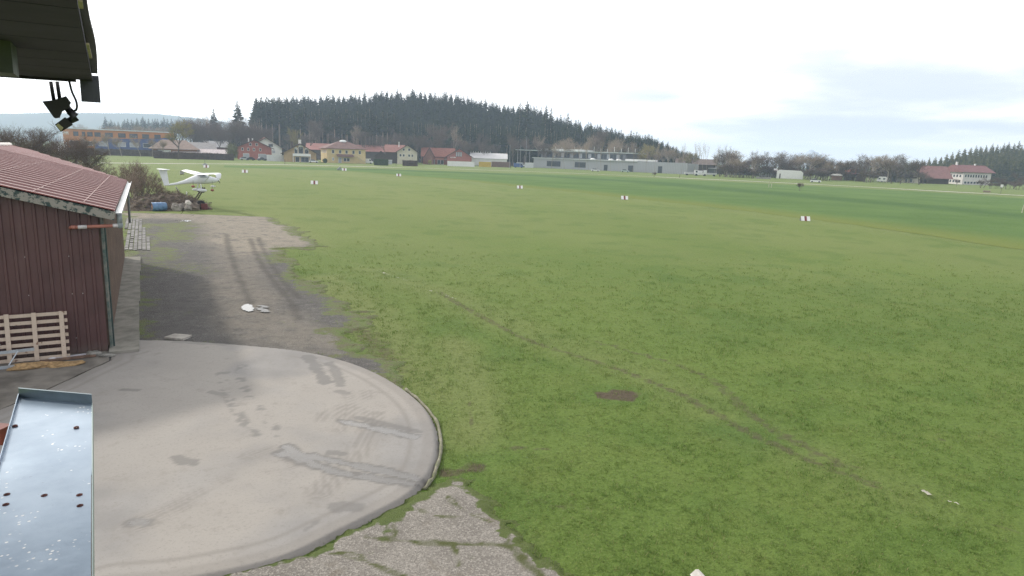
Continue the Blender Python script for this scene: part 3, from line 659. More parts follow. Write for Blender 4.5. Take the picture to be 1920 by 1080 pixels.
# manhole slab
k = MB(); P = gp([(308, 637), (328, 630.5), (360, 633), (343, 640.5)]); c0 = sum(P, Vector()) / 4
k.add([q - c0 + Vector((0, 0, .10)) for q in P] + [q - c0 for q in P], [(0, 1, 2, 3), (0, 4, 5, 1), (1, 5, 6, 2), (2, 6, 7, 3), (3, 7, 4, 0)])
mh = k.build('drain_cover', pm('pale_slab', (.34, .32, .29), .25, 5, .85, bmp=.3), label='square pale concrete drain cover at the edge of the apron', cat='cover', loc=c0)
# paver patch
pv = MB(); rng = random.Random(9); PV = gp([(236, 411), (263, 411), (275, 440), (287, 470), (236, 470)])
o0 = G(243, 470); k = 0
for iu in range(60):
    for iv in range(14):
        q = o0 + BU * (iu * .40 - 1) - BV * (iv * .24 - .9) + BU * (.2 * (iv % 2))
        if sdpoly(np.array([q.x]), np.array([q.y]), PV)[0] > .0 and rng.random() > .06:
            M = Matrix.Translation(q) @ Matrix.Rotation(math.atan2(BU.y, BU.x) + rng.uniform(-.03, .03), 4, 'Z')
            pv.box(-.17, .17, -.095, .095, 0, .055 + rng.uniform(0, .02), 0, M)
pv.build('paver_patch', pm('grey_paver', (.21, .205, .20), .3, 1.2, .9, bmp=.4, rand=0), kind='structure')

# ================================================================= OVERHANG ABOVE, TRAY BELOW
def UP(px, py, z):
    d = ray(px, py); t = (z - CAMZ) / d.z; return Vector((d.x * t, d.y * t, z))
EC = at(181, 152, 4.05)                                                     # outer corner of the soffit
E2 = UP(162, 2, EC.z); TD = (EC - E2).normalized(); TL = Vector((-TD.y, TD.x, 0))   # run of the eave / to the left
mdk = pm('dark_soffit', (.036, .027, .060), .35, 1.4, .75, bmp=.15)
oh = thing('roof_overhang', 'dark timber roof overhang jutting into the top left corner', 'roof', EC)
def op(u, l, z=0.0): return TD * u + TL * l + Vector((0, 0, z))
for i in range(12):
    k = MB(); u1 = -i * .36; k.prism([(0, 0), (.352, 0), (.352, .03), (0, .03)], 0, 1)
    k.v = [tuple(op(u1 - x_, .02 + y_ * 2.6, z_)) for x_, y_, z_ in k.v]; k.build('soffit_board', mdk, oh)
EP = [(186, 165), (184, 150), (183, 118), (179, 92), (172, 66), (167, 40), (163, 2), (161, -60), (158, -220)]
ep = [UP(x, y, EC.z) - EC for x, y in EP[1:]]; ep = catmull(ep, 8)
k = MB(); vs = []
for q in ep:
    vs += [q + Vector((0, 0, .034)), q + TL * 2.7 + Vector((0, 0, .036)), q + TL * 2.7 + Vector((0, 0, .06)), q + Vector((0, 0, .05))]
n = len(ep); k.add(vs, [(4 * i + j, 4 * i + (j + 1) % 4, 4 * i + 4 + (j + 1) % 4, 4 * i + 4 + j) for i in range(n - 1) for j in range(4)] + [(0, 1, 2, 3), (4 * n - 4, 4 * n - 1, 4 * n - 2, 4 * n - 3)])
k.build('roof_sheet', pm('dark_roof_edge', (.045, .045, .060), .3, 2, .6, bmp=.1), oh)
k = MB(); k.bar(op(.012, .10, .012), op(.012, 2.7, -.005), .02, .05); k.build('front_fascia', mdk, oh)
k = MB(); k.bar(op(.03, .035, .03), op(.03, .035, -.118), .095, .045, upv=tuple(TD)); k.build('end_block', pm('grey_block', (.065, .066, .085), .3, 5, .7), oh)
for (x0, y0), (x1, y1) in (((164, 82), (170, 108)), ((150, 0), (152, 14))):
    k = MB(); k.bar(UP(x0, y0, EC.z - .004) - EC, UP(x1, y1, EC.z - .004) - EC, .010, .006); k.build('bare_edge', pm('bare_wood_chip', (.45, .36, .26), .2, 9, .7), oh)
q = at(5, 100, 2.6); k = MB(); M = Matrix.Rotation(math.atan2(TD.y, TD.x), 4, 'Z'); k.box(-.10, .10, -.035, .035, -.075, .07, 0, M)
k.build('hanging_box', pm('olive_box', (.095, .100, .095), .2, 5, .6), oh, loc=q - EC)

# floodlight with sensor hung from the overhang
FD = 4.0
fl = thing('floodlight', 'black floodlight with motion sensor hanging under the roof overhang', 'lamp', at(105, 152, FD))
def fa(px, py, dd=0.0): return at(px, py, FD + dd) - fl.location
mblk = pm('black_plastic', (.022, .022, .026), .2, 6, .4, bmp=.03)
k = MB(); k.tube([fa(95, 153), fa(101, 188)], .010, 8); k.tube([fa(107, 153, .03), fa(112, 186, .03)], .010, 8); k.build('bracket', mblk, fl, smooth=True)
k = MB(); P = [(79, 190), (99, 188), (124, 180), (133, 192), (128, 203), (117, 208), (112, 220), (102, 221)]
vs = [fa(x, y, -.09) for x, y in P] + [fa(x + (2 if x < 110 else 0), y + 1, .10) for x, y in P]; n = len(P)
k.add(vs, [tuple(range(n)), tuple(range(2 * n - 1, n - 1, -1))] + [(i, n + i, n + (i + 1) % n, (i + 1) % n) for i in range(n)])
k.build('lamp_housing', mblk, fl)
k = MB(); vs = [fa(80, 191, -.08), fa(101, 220, -.08), fa(103, 220.5, .09), fa(82, 192, .09)]; off = fa(79, 192) - fa(80, 191); k.add([v + off * .25 for v in vs], [(0, 1, 2, 3)]); k.build('lamp_glass', pm('dull_glass', (.30, .31, .33), .1, 3, .1), fl)
k = MB(); k.tube([fa(124, 198), fa(131, 210), fa(140, 217), fa(141, 221), fa(132, 226), fa(124, 229)], [.018, .018, .022, .022, .018, .018], 10); k.build('sensor_arm', mblk, fl, smooth=True)
k = MB(); P = [(103, 233.5), (122, 219.5), (137, 234), (114, 247.5)]; vs = [fa(x, y, -.05) for x, y in P] + [fa(x, y, .06) for x, y in P]
k.add(vs, [(0, 1, 2, 3), (7, 6, 5, 4)] + [(i, 4 + i, 4 + (i + 1) % 4, (i + 1) % 4) for i in range(4)]); k.build('sensor_housing', mblk, fl)
k = MB(); P = [(105, 234.5), (109.5, 231.5), (119, 239.5), (114.5, 246)]; vs = [fa(x, y, -.053) for x, y in P] + [fa(x, y, .03) for x, y in P]
k.add(vs, [(0, 1, 2, 3), (7, 6, 5, 4)] + [(i, 4 + i, 4 + (i + 1) % 4, (i + 1) % 4) for i in range(4)]); k.build('sensor_lens', pm('yellowed_lens', (.55, .50, .30), .15, 20, .3), fl)
k = MB(); k.tube(catmull([fa(130, 153), fa(135, 172), fa(143, 190), fa(144, 203), fa(139, 208), fa(133, 204)], 5), .006, 7); k.build('cable', mblk, fl, smooth=True)

# galvanised tray below the camera
TZ = 5.3; T0 = UP(172, 757, TZ); e1 = (UP(172, 1080, TZ) - T0); e1.normalize(); e2 = UP(36, 745, TZ) - T0; TW = e2.length; e2.normalize()
ty = thing('metal_tray', 'galvanised sheet metal ledge with folded end and rusty screws at lower left', 'ledge', T0)
TLn = 2.35
def tp(u, l, z=0.0): return e1 * u + e2 * l + Vector((0, 0, z))
tm, nt, b = newmat('spangled_zinc'); p = opos(nt)
sp = noise(nt, p, 3, 5, .6); fl_ = N(nt, 'ShaderNodeTexVoronoi'); nt.links.new(p, fl_.inputs['Vector']); fl_.inputs['Scale'].default_value = 46
mk = math_n(nt, 'MULTIPLY', mrange(nt, fl_.outputs[0], .26, .14), mrange(nt, noise(nt, p, 5.5, 4, .6), .52, .60))
c = mixc(nt, mrange(nt, sp, .3, .7), (.18, .245, .33), (.28, .355, .445)); c = mixc(nt, mk, c, (.85, .85, .84))
c = mixc(nt, mrange(nt, noise(nt, p, 60, 3, .6), .68, .76, 0, .7), c, (.10, .10, .11))
setin(nt, b, 'Base Color', c); setin(nt, b, 'Metallic', math_n(nt, 'SUBTRACT', .55, math_n(nt, 'MULTIPLY', mk, .55))); b.inputs['Roughness'].default_value = .33
bump(nt, b, noise(nt, p, 5, 3, .5), .12, .02)
k = MB(); k.box(0, .80, 0, TW, -.004, 0); k.v = [tuple(tp(*q)) for q in k.v]; k.build('far_sheet', tm, ty)
k = MB(); k.box(.775, TLn, .002, TW - .002, .001, .004); k.v = [tuple(tp(*q)) for q in k.v]; k.build('near_sheet', tm, ty)
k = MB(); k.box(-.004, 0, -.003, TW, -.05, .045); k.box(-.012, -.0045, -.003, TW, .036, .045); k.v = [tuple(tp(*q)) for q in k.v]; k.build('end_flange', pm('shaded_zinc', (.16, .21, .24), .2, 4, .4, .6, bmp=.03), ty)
k = MB(); k.box(0, TLn, TW, TW + .004, -.05, .018); k.v = [tuple(tp(*q)) for q in k.v]; k.build('side_flange', tm, ty)
k = MB(); k.box(.001, TLn, -.004, -.0005, -.06, .004); k.v = [tuple(tp(*q)) for q in k.v]; k.build('drip_edge', pm('zinc_edge', (.34, .42, .42), .1, 4, .4, .6, bmp=0), ty)
mru = pm('rusty_screw', (.10, .035, .03), .3, 20, .7)
for px, py in ((28, 798), (143, 801), (11, 946), (13, 927), (83, 929), (149, 928), (150, 948)):
    d = ray(px, py); t = (TZ + .004 - CAMZ) / d.z; q = Vector((d.x * t, d.y * t, TZ + .004)) - T0
    k = MB(); k.blob(q, .007, .007, .005, 1, .05, seg=10, rings=6); k.tube([q - Vector((0, 0, .004)), q + Vector((0, 0, .0015))], .010, 12); k.build('screw', mru, ty, smooth=True)
k = MB(); k.box(.02, TLn, .01, TW - .01, -.14, -.05); k.v = [tuple(tp(*q)) for q in k.v]; k.build('support_beam', mwood, ty)
q = UP(14, 815, TZ - .20); k = MB(); k.bar((0, 0, 0), e2 * .9, .07, .08); k.build('cross_beam', pm('red_beam', (.20, .045, .035), .25, 5, .6), None, label='dark red painted beam end poking out beside the metal ledge', cat='beam', loc=q)
# ================================================================= MOUND, AIRCRAFT, MARKERS
mound_px = [(232, 396), (300, 395.5), (360, 395), (396, 392), (390, 386), (360, 381), (300, 379), (232, 379)]
MP = gp(mound_px); gx = np.arange(-44, -26, .13); gy = np.arange(60, 84, .13)
X, Y = np.meshgrid(gx, gy, indexing='ij'); sd = sdpoly(X, Y, MP)
hgt = ss(-.3, 2.2, sd) * (1.15 - .55 * ss(-33.5, -29, X)) * (.72 + .55 * fbm(X * .8, Y * .8, 15)) + (fbm(X * 3, Y * 3, 16) - .5) * .30 * ss(-.2, .6, sd) + (fbm(X * 9, Y * 9, 18) - .5) * .16 * ss(-.2, .6, sd)
def mz(x, y): return float(hgt[int(np.clip(round((x - gx[0]) / .13), 0, len(gx) - 1)), int(np.clip(round((y - gy[0]) / .13), 0, len(gy) - 1))])
mm, nt, b = newmat('mound_earth'); p = wpos(nt)
c = mixc(nt, mrange(nt, noise(nt, p, 2.6, 6, .75), .35, .62), (.030, .022, .017), (.125, .095, .072)); c = mixc(nt, mrange(nt, noise(nt, p, 1.1, 4, .6), .58, .68), c, (.085, .095, .035))
setin(nt, b, 'Base Color', c); b.inputs['Roughness'].default_value = .95; bump(nt, b, noise(nt, p, 5, 6, .75), 1.0, .15)
grid_mesh('earth_mound', X, Y, hgt - .02, keep=sd > -.4, mat=mm, label=None)
def on_mound(px, py, dz=0.0):
    q = G(px, py); 
    for _ in range(4): q = G(px, py, max(mz(q.x, q.y), 0))
    return Vector((q.x, q.y, max(mz(q.x, q.y), 0) + dz))
# dead twigs and roots sticking out of the mound: nobody could count them
rng = random.Random(31); k = MB()
for i in range(900):
    px = rng.uniform(240, 393); y0 = 395 - max(0, (px - 360)) * .12; q = on_mound(px, rng.uniform(y0 - 26 + max(0, px - 350) * .35, y0))
    a = rng.uniform(0, 6.28); L = rng.uniform(.25, .9); e = q + Vector((math.cos(a) * L, math.sin(a) * L * .6, rng.uniform(-.05, .38)))
    k.bar(q, e, rng.uniform(.014, .035), .015, rng.randrange(2))
k.build('twig_litter', [pm('dead_twig', (.085, .060, .048), .4, 3, .9, bmp=0), pm('pale_straw', (.24, .19, .13), .3, 3, .9, bmp=0)], kind='stuff')
# barrel lying on its side
ba = G(298, 395.5); ba.z = 0
bl = thing('barrel', 'blue plastic barrel lying on its side against the earth mound', 'barrel', ba, R_(48))
k = MB(); prof = [(-.48, .27), (-.44, .295), (-.2, .30), (-.19, .312), (-.14, .312), (-.13, .30), (.13, .30), (.14, .312), (.19, .312), (.2, .30), (.44, .295), (.48, .27)]
prof = [(x * 1.38, r * 1.38) for x, r in prof]
k.tube([(x, 0, .43) for x, r in prof], [r for x, r in prof], 20, cap=False); k.build('shell', pm('blue_plastic', (.12, .22, .38), .15, 4, .4, bmp=.03), bl, smooth=True)
k = MB(); k.tube([(-.60, 0, .43), (-.57, 0, .43)], .375, 20); k.build('open_end', pm('rusty_mud', (.20, .13, .105), .4, 6, .9), bl)
k = MB(); k.tube([(.65, 0, .43), (.668, 0, .43)], .375, 20); k.build('base', pm('blue_plastic', (.05, .16, .42)), bl)
# stones
mst = pm('grey_boulder', (.27, .245, .22), .3, 2.4, .9, bmp=.6, bs=9)
for i, (px, py, r, lab, m) in enumerate(((331, 395.5, .52, 'pointed grey-brown boulder right of the blue barrel', mst), (342, 394.5, .50, 'grey boulder below the white stone on the mound', mst), (353, 395.2, .46, 'brownish boulder between the white stone and the tyre', mst), (348.5, 391, .30, 'rounded white stone among the boulders of the mound', pm('white_stone', (.62, .58, .54), .12, 4, .8)), (364.5, 394.6, .55, 'dark brownish boulder left of the old tyre', pm('brown_boulder', (.19, .155, .13), .3, 2.4, .9, bmp=.6)))):
    q = G(px, py); k = MB(); k.blob((0, 0, r * .55), r, r * .8, r * .85, 40 + i, .28, seg=9, rings=6); k.build('boulder', m, label=lab, cat='stone', loc=q if i != 3 else G(348.5, 396) + Vector((0, .5, .62)), rot=(0, 0, i))
q = on_mound(257, 385); board('leaning_board', q - Vector((.15, 0, .1)), q + Vector((-.25, .15, .95)), .36, .04, pm('pale_board', (.36, .30, .25), .2, 4, .8), 'pale weathered board leaning on the mound by the barn corner')
q = G(377, 393); ty_ = thing('old_tyre', 'black old tyre leaning on the right foot of the mound', 'tyre', q, R_(20)); k = MB()
pts = [(math.cos(a) * .36, 0, .47 + math.sin(a) * .36) for a in np.linspace(0, 2 * math.pi, 25)]; k.tube(pts, .12, 9); k.build('tread', pm('black_rubber', (.025, .025, .027), .3, 6, .8), ty_, smooth=True)
k = MB(); k.tube([(0, -.04, .47), (0, .04, .47)], .25, 16); k.build('rim', pm('dark_rim', (.06, .05, .05), .3, 6, .6), ty_)
q = G(383.5, 393); k = MB(); k.box(-.30, .30, -.2, .2, .12, .62); k.box(-.08, .08, -.05, .05, .62, .72); k.box(-.26, .26, -.17, .17, 0, .12); k.build('fuel_can', pm('faded_red_plastic', (.15, .045, .042), .25, 5, .5), label='faded red canister beside the old tyre at the mound', cat='canister', loc=q, rot=(0, 0, .4))
rng = random.Random(5)
for i in range(7):
    q = on_mound(364 + i * 3.0, 379 + i * 1.6); e = G(379 + i * 3.2, 391 + i * .5); e.z = .08; k = MB(); k.tube([e * 0, (q - e) * .5 + Vector((0, 0, rng.uniform(-.05, .15))), q - e], [.035, .05, .06], 6)
    k.build('pruned_branch', pm('reddish_bark', (.115, .062, .050), .35, 4, .9), label='reddish brown cut branch thrown on the right end of the mound', cat='branch', group='cut branches on the mound', loc=e)

# light aircraft held up over the mound as a display
D0 = 70.0
ac_c = at(363, 337, D0)
ac = thing('light_aircraft', 'white high-wing light aircraft mounted above the earth mound as a display', 'aircraft', ac_c, R_(46))
ac.scale = (.94,) * 3
mw = pm('white_gelcoat', (.74, .76, .80), .05, 1.0, .28, bmp=0)
mdx = pm('dark_glazing', (.42, .46, .52), .2, 2, .15, bmp=0)
def loft(k, secs, n=14, mi=0):
    rings = []
    for x, zc, ry, rz in secs:
        rings.append([Vector((x, ry * math.copysign(abs(math.cos(a)) ** .85, math.cos(a)), zc + rz * math.copysign(abs(math.sin(a)) ** .85, math.sin(a)))) for a in (2 * math.pi * i / n for i in range(n))])
    vs = [v for r in rings for v in r]; fs = [(i * n + j, i * n + (j + 1) % n, (i + 1) * n + (j + 1) % n, (i + 1) * n + j) for i in range(len(secs) - 1) for j in range(n)]
    fs += [tuple(range(n))[::-1], tuple(range((len(secs) - 1) * n, len(secs) * n))]; k.add(vs, fs, mi)
k = MB(); loft(k, [(-3.10, -.56, .05, .05), (-2.6, -.53, .09, .09), (-1.8, -.42, .12, .13), (-1.0, -.24, .19, .20), (-.3, -.06, .34, .34), (.35, .06, .48, .50), (1.0, .08, .52, .54), (1.5, .03, .48, .46), (2.0, -.02, .40, .34), (2.4, -.04, .30, .25), (2.55, -.04, .18, .18)])
k.build('fuselage', mw, ac, smooth=True)
def wing(side):
    k = MB(); out = []
    for y, xl, c, z, t in ((.0, 1.32, 1.02, .62, .13), (1.2, 1.32, 1.02, .68, .13), (3.2, 1.25, .92, .80, .11), (4.5, 1.12, .72, .88, .08), (4.85, 1.02, .62, .80, .06), (5.0, .90, .48, .52, .04), (5.03, .85, .42, .36, .03)):
        sec = []
        for fx, fz in ((0, 0), (.08, .55), (.30, 1), (.65, .62), (1, .05), (1, -.05), (.65, -.25), (.30, -.4), (.08, -.4)):
            sec.append(Vector((xl - fx * c, side * y, z + fz * t - (.10 * fx * c))))
        out.append(sec)
    n = 9; vs = [v for s_ in out for v in s_]
    k.add(vs, [(i * n + j, i * n + (j + 1) % n, (i + 1) * n + (j + 1) % n, (i + 1) * n + j) for i in range(len(out) - 1) for j in range(n)] + [tuple(range(n)), tuple(range((len(out) - 1) * n, len(out) * n))])
    wg = k.build('wing', mw, ac, smooth=True)
    k = MB(); k.bar((1.0, side * .40, -.20), (.95, side * 2.2, .66), .09, .03); k.build('wing_strut', mw, wg)
wing(1); wing(-1)
k = MB(); k.prism([(-2.55, -.55), (-3.05, -.60), (-3.52, 1.02), (-2.72, 1.06)], -.045, .045); k.build('tail_fin', mw, ac)
k = MB()
for i, (y, xl, c) in enumerate(((-1.15, -2.85, .45), (-.9, -2.75, .62), (0, -2.66, .80), (.9, -2.75, .62), (1.15, -2.85, .45))): pass
k.tube([(-3.08, -1.2, 1.08), (-3.05, -1.0, 1.08), (-3.05, 0, 1.08), (-3.05, 1.0, 1.08), (-3.08, 1.2, 1.08)], [.18, .34, .40, .34, .18], 14)
k.v = [(x, y, 1.08 + (z - 1.08) * .13) for x, y, z in k.v]; k.build('tailplane', mw, ac, smooth=True)
k = MB(); loft(k, [(2.5, -.03, .16, .16), (2.72, -.03, .11, .11), (2.86, -.03, .02, .02)], 12); k.build('spinner', mw, ac, smooth=True)
for a in (.5, .5 + math.pi):
    k = MB(); d = Vector((0, math.cos(a), math.sin(a))); o_ = Vector((2.62, 0, -.03)); k.bar(o_ + d * .08, o_ + d * .62, .05, .09, upv=(1, 0, .6)); k.build('propeller_blade', mblk, ac)
k = MB(); loft(k, [(.55, .30, .50, .22), (1.0, .32, .53, .22), (1.42, .26, .49, .18)], 14); k.build('cabin_window', mdx, ac, smooth=True)
k = MB(); k.tube([(.55, -.62, -1.03), (.62, -.30, -.40)], .05, 8); k.tube([(.55, .62, -1.03), (.62, .30, -.40)], .05, 8); k.build('gear_leg', mw, ac, smooth=True)['kind'] = 'stuff'
for sy in (-.66, .66):
    k = MB(); loft(k, [(-.32, 0, .03, .03), (0, 0, .11, .15), (.35, 0, .14, .18), (.62, -.02, .11, .14), (.78, -.03, .03, .04)], 10); k.build('wheel_fairing', mw, ac, smooth=True, loc=(.35, sy, -1.10))
    k = MB(); k.tube([(.72, sy - .05, -1.24), (.72, sy + .05, -1.24)], .14, 12); k.build('wheel', pm('black_rubber', (.025,) * 3), ac, smooth=True)
k = MB(); loft(k, [(-.1, 0, .03, .03), (.15, 0, .09, .12), (.45, 0, .03, .04)], 8); k.build('nose_wheel_fairing', mw, ac, smooth=True, loc=(1.9, 0, -.72))
# tie-down weights hanging from thin ropes
mred = pm('red_weight', (.26, .075, .06), .25, 6, .6)
for px, py, pt, lab in ((362, 349.5, 338, 'red weight hanging on a rope below the aircraft fuselage'), (398, 356.5, 340, 'red weight hanging on a rope in front of the aircraft wheel')):
    q = at(px, py, D0 - 1.2); t = at(px, pt, D0 - 1.2); h = thing('hanging_weight', lab, 'weight', q)
    k = MB(); k.blob((0, 0, 0), .17, .17, .12, 3, .1, seg=10); k.build('weight', mred, h, smooth=True); k = MB(); k.tube([(0, 0, .08), t - q], .012, 6); k.build('rope', pm('dark_rope', (.05, .05, .05), .2, 3, .9, bmp=0), h)
# supports
b0 = on_mound(364, 374); sp_ = thing('support_mast', 'dark rusty tilted twin-tube mast carrying the aircraft', 'mast', b0)
t0 = at(382, 352, D0)
for o_ in (Vector((-.17, 0, 0)), Vector((.12, .1, 0))): k = MB(); k.tube([o_ - Vector((0, 0, .3)), t0 - b0 + o_ * .6], .065, 8); k.build('tube', pm('rusty_dark_steel', (.085, .070, .065), .35, 5, .7), sp_, smooth=True)
k = MB()
for i in range(7): f = i / 7; a = (t0 - b0) * f; e = (t0 - b0) * (f + .12); k.bar(a + Vector((-.15, 0, 0)), e + Vector((.10, .08, 0)), .03, .03)
k.build('lattice', pm('rusty_dark_steel', (.08,) * 3), sp_)
b0 = on_mound(343, 367.5); e0 = at(330, 351, D0); k = MB(); k.tube([(0, 0, -.3), e0 - b0], .06, 8); k.build('support_pole', pm('white_painted_pole', (.55, .55, .55), .1, 3, .5), label='white slanting pole propping up the aircraft tail', cat='pole', loc=b0, smooth=True)
b0 = on_mound(350.5, 371); k = MB(); k.tube([(0, 0, -.2), (0, 0, .75)], .07, 8); k.build('post', pm('white_painted_pole', (.5,) * 3), label='short white post standing on top of the mound', cat='post', loc=b0, smooth=True)

# airstrip side markers: small white and red tent-shaped boards
mkw = pm('marker_white', (.80, .80, .78), .05, 3, .6, bmp=0); mkr = pm('marker_red', (.20, .05, .05), .15, 3, .6, bmp=0); mkd = pm('marker_back', (.10, .10, .11), .2, 3, .7, bmp=0)
MK = [(387, 314.5, 1.7, 'just behind the aircraft near the far road'), (459.5, 324, 1.65, 'right of the aircraft nose'), (589.5, 345.5, 1.5, 'closest to the left dirt track, on the mown strip'), (645.5, 320, 1.7, 'beside the tilted grey board'), (747.5, 330.5, 1.5, 'far out, below the hedge block and white van'), (974.5, 353.5, 1.35, 'at the middle of the picture, below the grey hall'), (1170.5, 374, 1.35, 'second nearest, on the dark crop field edge'), (1509, 414, 1.25, 'nearest and largest, at the far right')]
first = None
mk_loc = []
for px, py, wd_, lab in MK:
    q = G(px, py); mk_loc.append(q); s_ = wd_ / 1.42
    if first is None:
        first = thing('runway_marker', '', 'marker', q, 0, 'airstrip side markers')
        for nm, x0, x1, m in (('white_panel', -.6, -.16, mkw), ('red_panel', -.158, .158, mkr), ('white_panel', .16, .6, mkw)):
            k = MB(); k.prism([(x0, 0), (x1, 0), (x1, 1), (x0, 1)], 0, 1); k.v = [(x, (-.42 if z < .5 else -.06) + .02 * y, .03 + z * .60) for x, y, z in k.v]; k.build(nm, m, first)
        k = MB(); k.add([(-.6, -.40, .02), (-.6, -.04, .63), (-.6, .42, .02), (.6, -.40, .02), (.6, -.04, .63), (.6, .42, .02)], [(0, 2, 1), (3, 4, 5), (1, 2, 5, 4)]); k.build('back_board', mkd, first)
        r = first
    else: r = dup(first, q)
    r.scale = (s_,) * 3; r.rotation_euler = (0, 0, math.atan2(-q.x, q.y) * .5 + .12)
    r['label'] = 'red and white tent-shaped airstrip marker ' + lab
q = G(637.5, 319); gb = thing('tilted_board', 'pale grey square board tilted back in the grass beside a runway marker', 'board', q, .3); k = MB(); M = Matrix.Rotation(R_(-38), 4, 'Y') @ Matrix.Rotation(R_(35), 4, 'X'); k.box(-.7, .7, -.03, .03, 0, 1.1, 0, M); k.build('panel', pm('pale_grey_panel', (.46, .48, .52), .1, 3, .5), gb); k = MB(); k.bar((.2, .5, 0), (.3, .1, .7), .06, .06); k.build('prop', mkd, gb)
q = G(384.5, 311.5); wsg = thing('wind_sign', 'grey board on a thin dark pole standing by the far road behind a marker', 'sign', q); k = MB(); k.tube([(0, 0, 0), (0, 0, 2.4)], .045, 6); k.build('pole', mkd, wsg); k = MB(); k.prism([(-1.0, .35), (.1, 1.0), (1.0, .35), (.1, .05)], -.05, .05); k.build('panel', pm('mid_grey_panel', (.30, .31, .33), .1, 3, .5), wsg)
# bit of a grey-white thing at the bottom edge
q = G(1312, 1082); k = MB(); k.prism([(-.12, 0), (.10, 0), (.03, .07), (-.02, .075)], -.1, .1); k.build('marker_tip', pm('weathered_white', (.45, .43, .40), .2, 6, .7), label='small weathered off-white wedge lying in the grass at the bottom edge', cat='wedge', loc=q, rot=(0, 0, .3))
# ================================================================= BUILDINGS ACROSS THE FIELD
def base_at(px, d): return yh(px) + F * CAMZ / d * math.cos(PITCH)
class Site:
    """local frame on the ground: x to the right as seen from the field, y away, z up; S metres per photo pixel"""
    def __init__(s, px, py):
        s.px, s.py = px, py; s.P = G(px, py); s.S = (s.P - Vector((0, 0, CAMZ))).dot(fw) / F; s.yaw = math.atan2(-s.P.x, s.P.y)
    def x(s, px): return (px - s.px) * s.S
    def z(s, px, py): return (s.py + math.tan(ROLL) * (px - s.px) - py) * s.S
mwin = pm('window_pane', (.045, .055, .07), .3, 1, .12, bmp=0); mwinl = pm('pale_window_pane', (.36, .38, .42), .1, 1, .2, bmp=0)
mfr = pm('white_frame', (.72, .72, .70), .05, 2, .5, bmp=0); mdw = pm('dark_timber', (.055, .038, .030), .3, 2, .8, bmp=0)
mtile = pm('red_roof_tiles', (.26, .10, .075), .2, .9, .8, bmp=.2, bs=3); mtil2 = pm('brown_roof_tiles', (.165, .095, .085), .2, .9, .8, bmp=.2, bs=3)
mcream = pm('cream_render', (.58, .46, .24), .08, .4, .85, bmp=0); mpl = pm('pale_render', (.56, .52, .42), .08, .4, .85, bmp=0); mwh = pm('white_render', (.66, .66, .64), .06, .4, .8, bmp=0)
mred = pm('brick_red_render', (.33, .115, .095), .12, .8, .85, bmp=0)
def win(par, x, z, w_, h, y=0.0, pane=None, frame=None, door=False):
    k = MB(); k.box(-w_ / 2 - .12, w_ / 2 + .12, -.06, .03, -.12 if not door else 0, h + .12); f = k.build('door' if door else 'window', frame or mfr, par, loc=(x, y, z))
    k = MB(); k.box(-w_ / 2, w_ / 2, -.09, -.062, .02, h); k.build('pane', pane or mwin, f)
    return f
def gable_house(name, label, cat, st, xl, xr, ez, rz, D, wall, roof, ov=.7, xa=None, yaw=0, roof_t=.22):
    """gable end towards the field"""
    t = thing(name, label, cat, st.P, st.yaw + R_(yaw)); xa = (xl + xr) / 2 if xa is None else xa
    k = MB(); k.prism([(xl, 0), (xr, 0), (xr, ez), (xa, rz), (xl, ez)], 0, D); k.build('wall', wall, t)
    k = MB()
    for xe in (xl, xr):
        sgn = -1 if xe < xa else 1; sl_ = (rz - ez) / abs(xe - xa); xo = xe + sgn * ov; zo = ez - ov * sl_
        k.prism([(xo, zo + .03), (xa, rz + .03), (xa, rz + roof_t + .03), (xo, zo + roof_t + .03)], -ov, D + ov)
    r = k.build('roof', roof, t); k = MB()
    for xe in (xl, xr):
        sgn = -1 if xe < xa else 1; sl_ = (rz - ez) / abs(xe - xa); xo = xe + sgn * ov; zo = ez - ov * sl_
        k.bar((xo, -ov - .03, zo + .05), (xa, -ov - .03, rz + .08), .05, .30)
    k.build('barge_board', mdw if wall is not mcream else mfr, r); return t, r
def ridge_house(name, label, cat, st, xl, xr, ez, rz, D, wall, roof, ov=.6, hip=0.0, yaw=0, z0=0):
    """ridge parallel to the field"""
    t = thing(name, label, cat, st.P, st.yaw + R_(yaw))
    k = MB(); k.box(xl, xr, 0, D, z0, ez); 
    if not hip: k.prism([(0, ez), (D, ez), (D / 2, rz - .05)], xl, xr, M=Matrix(((0, 1, 0, 0), (1, 0, 0, 0), (0, 0, 1, 0), (0, 0, 0, 1))))
    k.build('wall', wall, t)
    k = MB(); sl_ = (rz - ez) / (D / 2); zo = ez - ov * sl_ * .4
    A = [(xl - ov, -ov, zo), (xr + ov, -ov, zo), (xr + ov, D + ov, zo), (xl - ov, D + ov, zo)]; Rg = [(xl - ov + hip, D / 2, rz), (xr + ov - hip, D / 2, rz)]
    vs = A + Rg + [(x, y, z - .2) for x, y, z in A] ; k.add(vs, [(0, 1, 5, 4), (2, 3, 4, 5), (1, 2, 5), (3, 0, 4), (6, 9, 8, 7), (0, 6, 7, 1), (1, 7, 8, 2), (2, 8, 9, 3), (3, 9, 6, 0)])
    r = k.build('roof', roof, t); return t, r
def chimney(par, x, y, z0, z1, m, w_=.7):
    k = MB(); k.box(-w_ / 2, w_ / 2, -w_ / 2, w_ / 2, z0, z1); k.box(-w_ / 2 - .08, w_ / 2 + .08, -w_ / 2 - .08, w_ / 2 + .08, z1, z1 + .12); k.build('chimney', m, par, loc=(x, y, 0))

